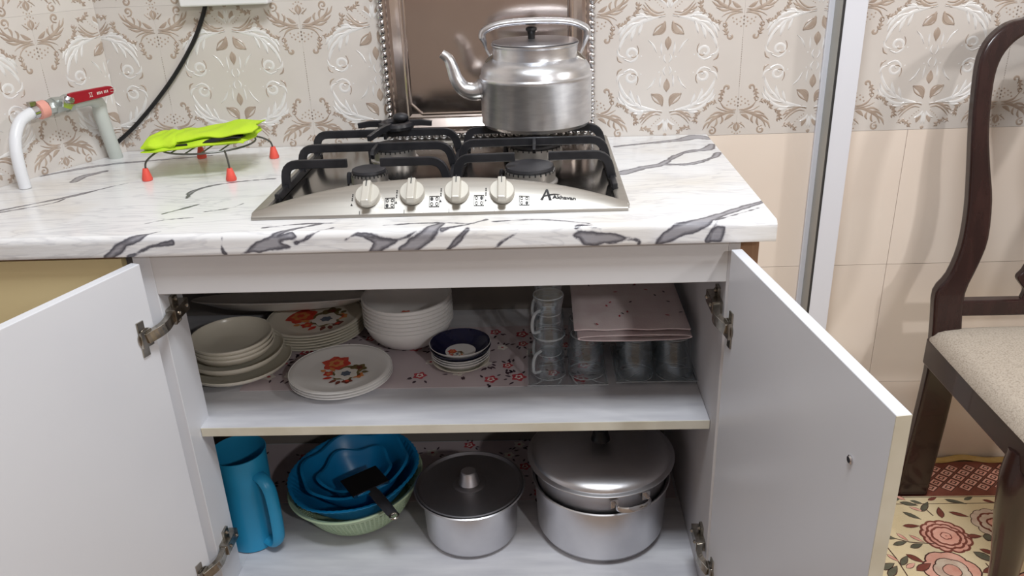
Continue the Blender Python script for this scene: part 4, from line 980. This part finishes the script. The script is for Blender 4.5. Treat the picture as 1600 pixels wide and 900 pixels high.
# folded cloth on the tumblers
fc = thing('folded_cloth', (-.185, .33, GT+.083), 'folded pale pink printed cloth lying across the upturned glasses', 'cloth')
def slab(x0, x1, y0, y1, z0, z1, sag, mb):
    nx, ny = 24, 10; vs = []; fs = []
    for sd in (0, 1):
        for i in range(nx+1):
            for j in range(ny+1):
                a, b = i/nx, j/ny; rim = min(a, 1-a, .06)/.06; rim2 = min(b, .08)/.08; q = math.sqrt(max(0, 1-(1-rim)**2))*math.sqrt(max(0, 1-(1-rim2)**2))
                zc = (z0+z1)/2+sag*math.sin(3*a+1)+.0008*math.sin(17*a+4*b); vs.append((x0+(x1-x0)*a, y0+(y1-y0)*b, zc+(1 if sd else -1)*(z1-z0)/2*(.15+.85*q)))
    k = (nx+1)*(ny+1)
    for i in range(nx):
        for j in range(ny): p = i*(ny+1)+j; fs += [(p, p+1, p+ny+2, p+ny+1), (k+p, k+p+ny+1, k+p+ny+2, k+p+1)]
    edge = [i*(ny+1) for i in range(nx+1)]+[nx*(ny+1)+j for j in range(1, ny+1)]+[i*(ny+1)+ny for i in range(nx-1, -1, -1)]+[j for j in range(ny-1, 0, -1)]
    for a, b in zip(edge, edge[1:]+edge[:1]): fs.append((a, b, k+b, k+a))
    mb.add(vs, fs)
ZC = GT+.0850
mb = MB(); NL = 44; xm, ax_, zc = -.182, .104, ZC+.0062; vs = []
for yy in (.184, .46):
    for da, b_h in ((0, .0066), (.0035, .0046)):
        vs += [(xm+(ax_-da)*math.copysign(abs(math.cos(t))**.7, math.cos(t)), yy, zc+b_h*math.copysign(abs(math.sin(t))**.8, math.sin(t))) for t in [2*PI*k/NL for k in range(NL)]]
fs = []
for k in range(NL):
    k2 = (k+1) % NL
    fs += [(k, k2, NL+k2, NL+k), (2*NL+k, 3*NL+k, 3*NL+k2, 2*NL+k2), (k, 2*NL+k, 2*NL+k2, k2), (NL+k, NL+k2, 3*NL+k2, 3*NL+k)]
mb.add(vs, fs).build('lower_fold', 'cloth_pink', fc, True, angle=50)
mb = MB(); slab(-.270, -.094, .190, .455, zc-.0022, zc+.0022, .0004, mb); mb.build('inner_fold', 'cloth_pink', fc, True)
mb = MB(); slab(-.292, -.081, .188, .46, ZC+.0140, ZC+.0280, .0010, mb); mb.build('top_fold', 'cloth_pink', fc, True)
pr = MB(); rnd = random.Random(5)
for k in range(26):
    x, y = rnd.uniform(-.275, -.095), rnd.uniform(.2, .44); leaf_print(pr, (x, y), rnd.uniform(0, 6), .010, .002, ZC+.0296, rnd.choice((0, 1)))
tag(pr.build('floral_print', ['liner_red', 'liner_navy'], fc, fixn=False), kind='stuff')

# ------------------------------------------------------------------ lower compartment
pc = (-.958, .188)
pt = thing('plastic_pitcher', (pc[0], pc[1], ZB), 'bright blue plastic pitcher with a large handle at the left', 'pitcher')
MB().lathe([(0, 0), (.046, 0), (.049, .003), (.0535, .21), (.055, .218), (.0535, .2185), (.0515, .21), (.0470, .005), (0, .005)], 56, (pc[0], pc[1], BL)).build('body', 'blue_plastic', pt, True)
hd_ = Vector((.84, -.54, 0)).normalized()
def hpnt(r, z): return (pc[0]+hd_.x*r, pc[1]+hd_.y*r, BL+z)
MB().tube(bez([hpnt(.046, .176), hpnt(.066, .172), hpnt(.080, .152), hpnt(.084, .115), hpnt(.084, .070), hpnt(.080, .034), hpnt(.066, .018), hpnt(.044, .018)], 6), [(.0140, .0085)]*43, 12, flat=(-hd_.y, hd_.x, 0)).build('handle', 'blue_plastic', pt, True)
# green colander
cc = (-.750, .279)
co = thing('colander', (cc[0], cc[1], ZB), 'pale green perforated plastic colander holding the blue basins', 'colander')
tl = (.03, -.085, 0); co.rotation_euler = tl; co.location.z = BL+.0098
na = 84; rws = 9; mb = MB(); vs = []; fs = []
angs = []
for i in range(na): angs += [2*PI*i/na, 2*PI*(i+.38)/na]
zs_ = [0, .07]
for k in range(rws): zs_ += [.10+k*.092, .10+k*.092+.038]
zs_ += [.95, 1]
n = len(angs)
for t in zs_:
    r = .098+.037*t**.8; z = .003+.064*t
    vs += [(r*math.cos(a), r*math.sin(a), z) for a in angs]
for k in range(len(zs_)-1):
    hole_row = k >= 3 and k % 2 == 1 and k < len(zs_)-3
    for i in range(n):
        if hole_row and i % 2 == 1: continue
        fs.append((k*n+i, k*n+(i+1) % n, (k+1)*n+(i+1) % n, (k+1)*n+i))
mb.add(vs, fs); mb.build('perforated_side', 'green_plastic', co, world=False, solid=.0018)
MB().lathe([(0, 0), (.097, 0), (.099, .004), (.097, .006), (0, .003)], 60).build('base', 'green_plastic', co, True, world=False)
MB().lathe([(.1345, .0655), (.1355, .0655), (.1420, .0685), (.1445, .072), (.1420, .0745), (.1340, .0705), (.1345, .0655)], 80).build('rim', 'green_plastic', co, True, world=False)
# nested basins
def basin(name, R, H, foot, lobes, amp, loc, rot, lab, flut=0, zamp=0, ph=0):
    prof = [(0, 0), (foot, 0), (foot+.004, .003)]+[(foot+.004+(R-foot-.004)*(k/8)**.75, .003+(H-.003)*k/8) for k in range(1, 9)]+[(R+.006, H+.0005), (R+.0062, H+.002), (R, H+.002)]
    prof += [(foot+.002+(R-foot-.004)*(k/8)**.75, .005+(H-.003)*k/8) for k in range(7, -1, -1)]+[(0, .003)]
    zz = [p[1]/H for p in prof]
    fr = lambda a, k: 1+amp*max(0, zz[k])**2*math.cos(lobes*a+ph)+flut*max(0, zz[k])*math.cos(60*a)
    fz = lambda a, k: zamp*max(0, zz[k])**3*math.cos(lobes*a+ph)
    mb = MB().lathe(prof, 240 if flut else 120, fr=fr, fz=fz); o = link(name, mb.mesh(name, 'blue_basin', True, 50), None, loc); o.rotation_euler = rot
    return tag(o, lab, 'basin', 'blue basins nested in the colander')
basin('plastic_basin', .133, .070, .074, 6, .008, (cc[0]-.002, cc[1]+.001, BL+.0330), tl, 'largest blue plastic basin with fluted rim in the green colander', .006)
basin('plastic_basin', .108, .070, .055, 6, .030, (cc[0]+.001, cc[1]+.004, BL+.044), tl, 'medium blue wavy basin between the fluted and the smallest one', 0, .004, .5)
basin('plastic_basin', .072, .050, .040, 5, .055, (cc[0]+.001, cc[1]-.002, BL+.056), tl, 'smallest blue wavy bowl holding the black hand grater', 0, .004, 1.2)
# black grater with handle
gt = thing('hand_grater', (-.735, .27, BL+.09), 'black square hand grater with handle lying across the blue basins', 'grater', rz=0)
G0 = Vector(at(570, 752, 'z', .203)); rc_ = Vector(at(616, 806, 'y', .104)); g1 = (rc_-G0).normalized(); g2 = Vector((-g1.y, g1.x, .05)); g2 = (g2-g1*g2.dot(g1)).normalized(); g3 = g1.cross(g2)
if g3.z < 0: g3 = -g3
gl_ = (rc_-G0).length
MB().obox(G0, g1, g2, g3, (.034, .040, .0015)).build('head', 'black_plastic', gt, bevel=.001)
MB().obox(G0+g1*.0345, g1, g2, g3, (.0012, .039, .003)).build('steel_edge', 'chrome', gt)
mb = MB().tube([tuple(G0+g1*.034), tuple(G0+g1*(gl_*.5+.012)), tuple(rc_-g1*.007)], [(.0115, .004), (.0120, .005), (.0105, .004)], 8, flat=tuple(g2)); mb.build('handle', 'burner_cap', gt, True, angle=50)
MB().tube([tuple(rc_+g1*.0085*math.cos(a)+g2*.0085*math.sin(a)) for a in [2*PI*k/20 for k in range(20)]], .0022, 8, True).build('hanging_ring', 'hinge_metal', gt, True)
# small pot
p1 = (-.505, .206)
po = thing('saucepan', (p1[0], p1[1], ZB), 'small aluminium pot with flat dark lid and metal knob', 'pot')
MB().lathe([(0, 0), (.078, 0), (.088, .004), (.0935, .014), (.0960, .104), (.1000, .108), (.1100, .112), (.1125, .115), (.1100, .1165), (.0990, .112), (.0940, .104), (.0915, .016), (.086, .006), (0, .004)], 80, (p1[0], p1[1], BL)).build('body', 'aluminium_pot', po, True, angle=40)
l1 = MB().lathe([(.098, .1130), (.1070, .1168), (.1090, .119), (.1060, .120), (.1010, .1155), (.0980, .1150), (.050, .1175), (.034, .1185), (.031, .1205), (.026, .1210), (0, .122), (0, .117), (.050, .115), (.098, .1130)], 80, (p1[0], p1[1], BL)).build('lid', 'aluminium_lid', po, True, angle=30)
MB().lathe([(0, 0), (.0215, 0), (.0205, .004), (.0165, .020), (.0158, .025), (.0135, .027), (.0, .0272)], 40, (p1[0], p1[1]-.002, BL+.1222)).build('knob', 'aluminium_pot', l1, True, angle=40)
# big pot, pan on top and domed lid
p2 = (-.240, .222)
bp_ = thing('stock_pot', (p2[0], p2[1], ZB), 'large wide aluminium pot on the right of the cabinet bottom', 'pot')
MB().lathe([(0, 0), (.108, 0), (.120, .005), (.1285, .020), (.1330, .126), (.1375, .129), (.1390, .131), (.1370, .133), (.1315, .129), (.1270, .020), (.118, .007), (0, .005)], 88, (p2[0], p2[1], BL)).build('body', 'aluminium_pot', bp_, True, angle=40)
pn = thing('inner_pan', (p2[0], p2[1], BL+.103), 'shallower aluminium pan with chrome handles set inside the large pot', 'pan')
MB().lathe([(0, .103), (.110, .103), (.1215, .110), (.1275, .124), (.1305, .168), (.1335, .172), (.1335, .174), (.1290, .1735), (.1275, .166), (.125, .124), (.110, .106), (0, .106)], 88, (p2[0], p2[1], BL)).build('body', 'aluminium_pot', pn, True, angle=40)
for ang in (-1.20, -1.20+PI):
    cdir = Vector((math.cos(ang), math.sin(ang), 0)); tdir = Vector((-cdir.y, cdir.x, 0)); pb = Vector((p2[0], p2[1], BL+.155))
    path = [pb+cdir*.1285-tdir*.033, pb+cdir*.146-tdir*.033, pb+cdir*.156-tdir*.020, pb+cdir*.158, pb+cdir*.156+tdir*.020, pb+cdir*.146+tdir*.033, pb+cdir*.1285+tdir*.033]
    h_ = MB().tube(bez([tuple(q) for q in path], 4), (.0062, .0028), 8, flat=(0, 0, 1)).build('handle', 'chrome', pn, True)
    for s in (-1, 1): MB().obox(pb+cdir*.1300+tdir*.033*s, tdir, (0, 0, 1), cdir, (.008, .009, .002)).build('handle_plate', 'chrome', pn, bevel=.001)
dl = thing('domed_lid', (p2[0], p2[1], BL+.175), 'domed aluminium lid with black knob on top of the large pot', 'lid')
dome = [(.137*math.cos(t), .1810+.0280*math.sin(t)**.9) for t in [PI/2*k/14 for k in range(15)]]; dome[-1] = (0, dome[-1][1])
MB().lathe([(.1320, .1752), (.1440, .1758), (.1460, .1770), (.1460, .1785), (.1440, .1795), (.1390, .1802)]+dome+[(0, .205), (.080, .2005), (.1240, .1910), (.1320, .1752)], 96, (p2[0], p2[1], BL)).build('dome', 'aluminium_pot', dl, True, angle=55)
MB().lathe([(0, 0), (.0190, 0), (.0180, .005), (.0150, .013), (.0160, .026), (.0240, .033), (.0258, .039), (.0225, .044), (0, .047)], 28, (p2[0], p2[1], BL+.2085)).build('knob', 'black_plastic', dl, True)

# ------------------------------------------------------------------ rugs and chair
r1 = thing('diamond_rug', (.7, .0, 0), 'rust brown diamond-patterned rug along the base of the wall', 'rug')
MB().box((.30, -.35, .0005), (1.30, .528, .0045)).build('pile', 'rug_rust', r1)
wv = [(x, .535+.006*math.sin(x*31)+.003*math.sin(x*67+1)) for x in np.linspace(.30, 1.30, 80)]
MB().tube([(x, y, .0058) for x, y in wv], (.010, .0048), 8, flat=(0, 1, 0)).build('binding', 'rug_binding', r1, True)
mb = MB(); stp = .040
for i in range(-2, 16):
    for j in range(-2, 4):
        for o2 in (0, .5):
            cx, cy = .42+(i+o2)*stp, .430+(j+o2)*stp*.9
            if not (.34 < cx < .92 and .415 < cy < .515): continue
            for k, (s, m_) in enumerate(((.0180, 0), (.0150, 1), (.0090, 0), (.0048, 1))):
                mb.mi(m_).poly([(cx-s, cy, .0047+.0001*k), (cx, cy-s*.9, .0047+.0001*k), (cx+s, cy, .0047+.0001*k), (cx, cy+s*.9, .0047+.0001*k)])
mb.build('diamond_print', ['rug_dark', 'rug_pink', 'rug_pale'], r1, fixn=False)
r2 = thing('floral_rug', (.6, -.2, 0), 'cream rug with pink and brown roses under the chair', 'rug')
MB().box((.12, -.95, .0048), (1.25, .3925, .0095)).build('pile', 'rug_cream', r2)
RM = ['rug_dark', 'rug_pink', 'rug_pale', 'rug_brown', 'rug_green', 'rug_cream']
ZR = .0097
def fl(u, v): q = at(u, v, 'z', .0095); return (q[0], q[1])
mb = MB()
def rose(c, r, seed, scheme):
    rnd = random.Random(seed)
    for lev, (k, n_, ma, mb_) in enumerate(scheme):
        for i in range(n_):
            a = 2*PI*i/n_+lev*.6+rnd.uniform(-.1, .1); cx, cy = c[0]+r*k*math.cos(a), c[1]+r*k*math.sin(a); pr = r*(.50-.12*lev) if n_ < 9 else r*.30
            for q, (s, m_) in enumerate(((1.0, ma), (.66 if ma == 3 else .88, mb_))):
                mb.mi(m_).poly([(cx+s*pr*(math.cos(t)*math.cos(a)*1.0-math.sin(t)*math.sin(a)*1.15), cy+s*pr*(math.cos(t)*math.sin(a)+math.sin(t)*math.cos(a)*1.15), ZR+.0003*lev+.0001*q+.000012*i) for t in [2*PI*w_/14 for w_ in range(14)]])
rose(fl(1478, 838), .047, 1, [(.82, 13, 3, 1), (.58, 11, 3, 1), (.36, 9, 3, 1), (.12, 5, 3, 1)])
rose(fl(1488, 892), .052, 2, [(.62, 6, 0, 1), (.34, 5, 0, 2), (.10, 3, 0, 1)])
rose(fl(1556, 818), .046, 3, [(.80, 12, 0, 2), (.50, 9, 3, 2), (.16, 4, 3, 1)])
rose(fl(1430, 960), .05, 6, [(.80, 12, 3, 1), (.50, 9, 3, 2), (.16, 4, 3, 1)]); rose((.62, .10), .05, 7, [(.62, 6, 0, 1), (.34, 5, 0, 2), (.10, 3, 0, 1)]); rose((.30, .03), .05, 8, [(.8, 12, 3, 1), (.5, 9, 3, 1), (.16, 4, 3, 1)])
for u, v, u2, v2, wd, m_ in ((1410, 800, 1440, 812, .008, 4), (1410, 822, 1438, 822, .008, 3), (1472, 810, 1466, 792, .010, 3), (1440, 800, 1450, 784, .009, 4), (1405, 785, 1435, 790, .009, 4), (1400, 775, 1415, 782, .008, 1), (1420, 792, 1445, 800, .006, 1),
                            (1482, 800, 1515, 808, .008, 3), (1510, 838, 1535, 838, .009, 3), (1475, 780, 1512, 788, .007, 4), (1535, 838, 1555, 842, .016, 4), (1520, 862, 1560, 880, .014, 4), (1530, 858, 1562, 868, .009, 3),
                            (1400, 833, 1420, 846, .006, 1), (1420, 836, 1445, 848, .006, 1), (1395, 852, 1418, 846, .008, 4), (1422, 856, 1442, 850, .009, 4), (1415, 866, 1445, 880, .010, 3), (1432, 892, 1455, 880, .012, 3), (1380, 838, 1400, 842, .008, 4), (1385, 866, 1405, 878, .006, 1),
                            (1375, 890, 1398, 880, .012, 4), (1408, 884, 1418, 868, .009, 4), (1416, 888, 1430, 880, .008, 1), (1388, 902, 1402, 884, .011, 4), (1535, 895, 1565, 885, .01, 3), (1552, 880, 1568, 888, .012, 1)):
    a, b = fl(u, v), fl(u2, v2); an = math.atan2(b[1]-a[1], b[0]-a[0]); l = math.hypot(b[0]-a[0], b[1]-a[1]); leaf_print(mb, a, an, l, wd*.8, ZR+.00035, 0); leaf_print(mb, (a[0]+.001*math.cos(an), a[1]+.001*math.sin(an)), an, l*.94, wd*.62, ZR+.0004, m_)
for pl in (((1385, 838), (1420, 847), (1460, 850)), ((1382, 850), (1400, 872), (1418, 900)), ((1440, 790), (1458, 806)), ((1540, 880), (1558, 900))):
    P_ = [fl(*q) for q in pl]
    for a, b in zip(P_[:-1], P_[1:]):
        dx, dy = b[0]-a[0], b[1]-a[1]; l = math.hypot(dx, dy); nx_, ny_ = -dy/l*.0012, dx/l*.0012
        mb.mi(0).poly([(a[0]-nx_, a[1]-ny_, ZR+.0002), (b[0]-nx_, b[1]-ny_, ZR+.0002), (b[0]+nx_, b[1]+ny_, ZR+.0002), (a[0]+nx_, a[1]+ny_, ZR+.0002)])
# border stripe at the wall end
for y0, m_ in ((.389, 0), (.366, 0)): mb.mi(m_).poly([(.12, y0-.001, ZR), (1.25, y0-.001, ZR), (1.25, y0+.001, ZR), (.12, y0+.001, ZR)])
for k in range(26): leaf_print(mb, (.15+.04*k, .3775), (.4 if k % 2 else -.4), .026, .005, ZR+.0001, 4 if k % 3 else 3)
mb.build('rose_print', RM, r2, fixn=False)

# chair facing the camera, left part in view
ch = thing('dining_chair', (.66, .2, 0), 'dark brown wooden dining chair with beige upholstered seat at the right edge', 'chair')
XC = .662
def yb(z):                                   # depth of the back frame over height
    return .360+.052*((.44-z)/.44)**1.2 if z < .44 else .360+.10*((z-.44)/.6)**1.3
def bp(u, v):
    y = .38
    for _ in range(12): q = at(u, v, 'y', y); y = yb(q[2])
    return q
OUT = [(1600, 28), (1572, 36), (1545, 58), (1528, 90), (1520, 140), (1515, 200), (1512, 270), (1508, 330), (1498, 385), (1480, 428), (1459, 455), (1455, 500), (1449, 560), (1434, 630), (1416, 700), (1398, 766)]
INN = [(1600, 52), (1580, 66), (1562, 88), (1551, 118), (1545, 160), (1542, 210), (1544, 260), (1547, 310), (1541, 370), (1526, 410), (1505, 455), (1500, 500), (1497, 560), (1482, 630), (1464, 700), (1446, 766)]
a_ = bez([tuple(bp(*q)) for q in OUT], 3); b_ = bez([tuple(bp(*q)) for q in INN], 3)
a_[-1] = (a_[-1][0], a_[-1][1], .0056); b_[-1] = (b_[-1][0], b_[-1][1], .0056)
# continue the top into the crest rail up to the chair's middle
def frame(mirror):
    vs = []; fs = []
    A_ = [(XC, yb(1.065), 1.068), ((XC+a_[0][0])/2, yb(1.062), 1.064)]+a_; B_ = [(XC, yb(1.0), 1.000), ((XC+b_[0][0])/2, yb(1.01), 1.016)]+b_
    for p, q in zip(A_, B_):
        for z_ in ((p, -.013), (q, -.013), (q, .013), (p, .013)):
            x = z_[0][0] if not mirror else 2*XC-z_[0][0]; vs.append((x, z_[0][1]+z_[1], z_[0][2]))
    n = len(A_)
    for i in range(n-1):
        for k in range(4): fs.append((4*i+k, 4*i+(k+1) % 4, 4*i+4+(k+1) % 4, 4*i+4+k))
    fs += [(0, 1, 2, 3), tuple(4*(n-1)+k for k in (3, 2, 1, 0))]
    return MB().add(vs, fs)
for s in (False, True): frame(s).build('back_post', 'dark_wood', ch, True, bevel=.006, seg=3, angle=50)
zl = bp(1540, 476)[2]
MB().box((.47, yb(zl)-.012, zl-.020), (2*XC-.47, yb(zl)+.012, zl+.014)).build('lower_back_rail', 'dark_wood', ch, bevel=.004)
# vase shaped splat
half = [(.060, zl+.010), (.055, zl+.030), (.066, zl+.045), (.072, zl+.058), (.058, zl+.080), (.042, zl+.15), (.040, zl+.22), (.052, zl+.30), (.070, zl+.36), (.078, zl+.41), (.070, zl+.45)]
hb = bez(half, 4); mb = MB(); vs = []; fs = []
for r, z in hb:
    for x, y in ((-r, -.008), (r, -.008), (r, .008), (-r, .008)): vs.append((XC+x, yb(z)+y, z))
for i in range(len(hb)-1):
    for k in range(4): fs.append((4*i+k, 4*i+(k+1) % 4, 4*i+4+(k+1) % 4, 4*i+4+k))
fs += [(0, 1, 2, 3), tuple(4*(len(hb)-1)+k for k in (3, 2, 1, 0))]
mb.add(vs, fs).build('splat', 'dark_wood', ch, True, bevel=.003, angle=50)
# seat frame
SX0, SX1, SY0, SY1 = .432, 2*XC-.432, -.06, .352
for x0 in (SX0, SX1-.022): MB().box((x0, SY0+.03, .375), (x0+.022, SY1+.01, .432)).build('seat_rail', 'dark_wood', ch, bevel=.003)
MB().box((SX0+.0225, SY0+.03, .375), (SX1-.0225, SY0+.052, .432)).build('seat_rail', 'dark_wood', ch, bevel=.003)
MB().box((SX0+.0225, SY1-.012, .375), (SX1-.0225, SY1+.010, .432)).build('seat_rail', 'dark_wood', ch, bevel=.003)
# upholstered seat: crowned cushion
nx, ny = 30, 30; vs = []; fs = []
for i in range(nx+1):
    for j in range(ny+1):
        a, b = i/nx*2-1, j/ny*2-1; sup = (1-a**6)*(1-b**6); k = max(0, sup)
        rx = math.copysign(abs(a), a); x = XC+rx*((SX1-SX0)/2+.006)*(1-.02*(b > 0)*b); y = (SY0+SY1)/2+.008+b*((SY1-SY0)/2+.014)
        # round plan corners
        cr = max(0, abs(a)-.9)*max(0, abs(b)-.9)*100; x -= math.copysign(.012*cr, a); y -= math.copysign(.012*cr, b)
        vs.append((x, y, .4335+.030*k**.35+.010*(1-a*a)*(1-b*b)))
for i in range(nx):
    for j in range(ny): p = i*(ny+1)+j; fs.append((p, p+ny+1, p+ny+2, p+1))
k = len(vs); vs += [(x, y, .4330) for x, y, z in vs[:k]]
fs += [tuple(q+k for q in f[::-1]) for f in fs]
edge = [i*(ny+1) for i in range(nx+1)]+[nx*(ny+1)+j for j in range(1, ny+1)]+[i*(ny+1)+ny for i in range(nx-1, -1, -1)]+[j for j in range(ny-1, 0, -1)]
fs += [(a, b, k+b, k+a) for a, b in zip(edge, edge[1:]+edge[:1])]
MB().add(vs, fs).build('seat_cushion', 'seat_fabric', ch, True, angle=70)
# front cabriole legs
for s in (1, -1):
    path = bez([(0, 0, .395), (-.004*s, -.006, .34), (.004*s, .0, .26), (.018*s, .012, .16), (.022*s, .014, .07), (.012*s, -.002, .025), (.008*s, -.008, .0100)], 5)
    rd = [.030, .034, .031, .024, .019, .018, .024, .024]
    rs = np.interp(np.linspace(0, 1, len(path)), [0, .15, .35, .55, .75, .88, .95, 1], rd).tolist()
    bx0 = SX0+.024 if s > 0 else SX1-.024
    MB().tube([(bx0+x, SY0+.075+y, z) for x, y, z in path], [(q, q) for q in rs], 14).build('front_leg', 'dark_wood', ch, True)
c_ = at(1455, 573, 'y', .32)
MB().sphere((SX0+.0115, .318, .372), (.006, .008, .005), 10, 6).build('corner_bracket', 'chrome', ch, True)
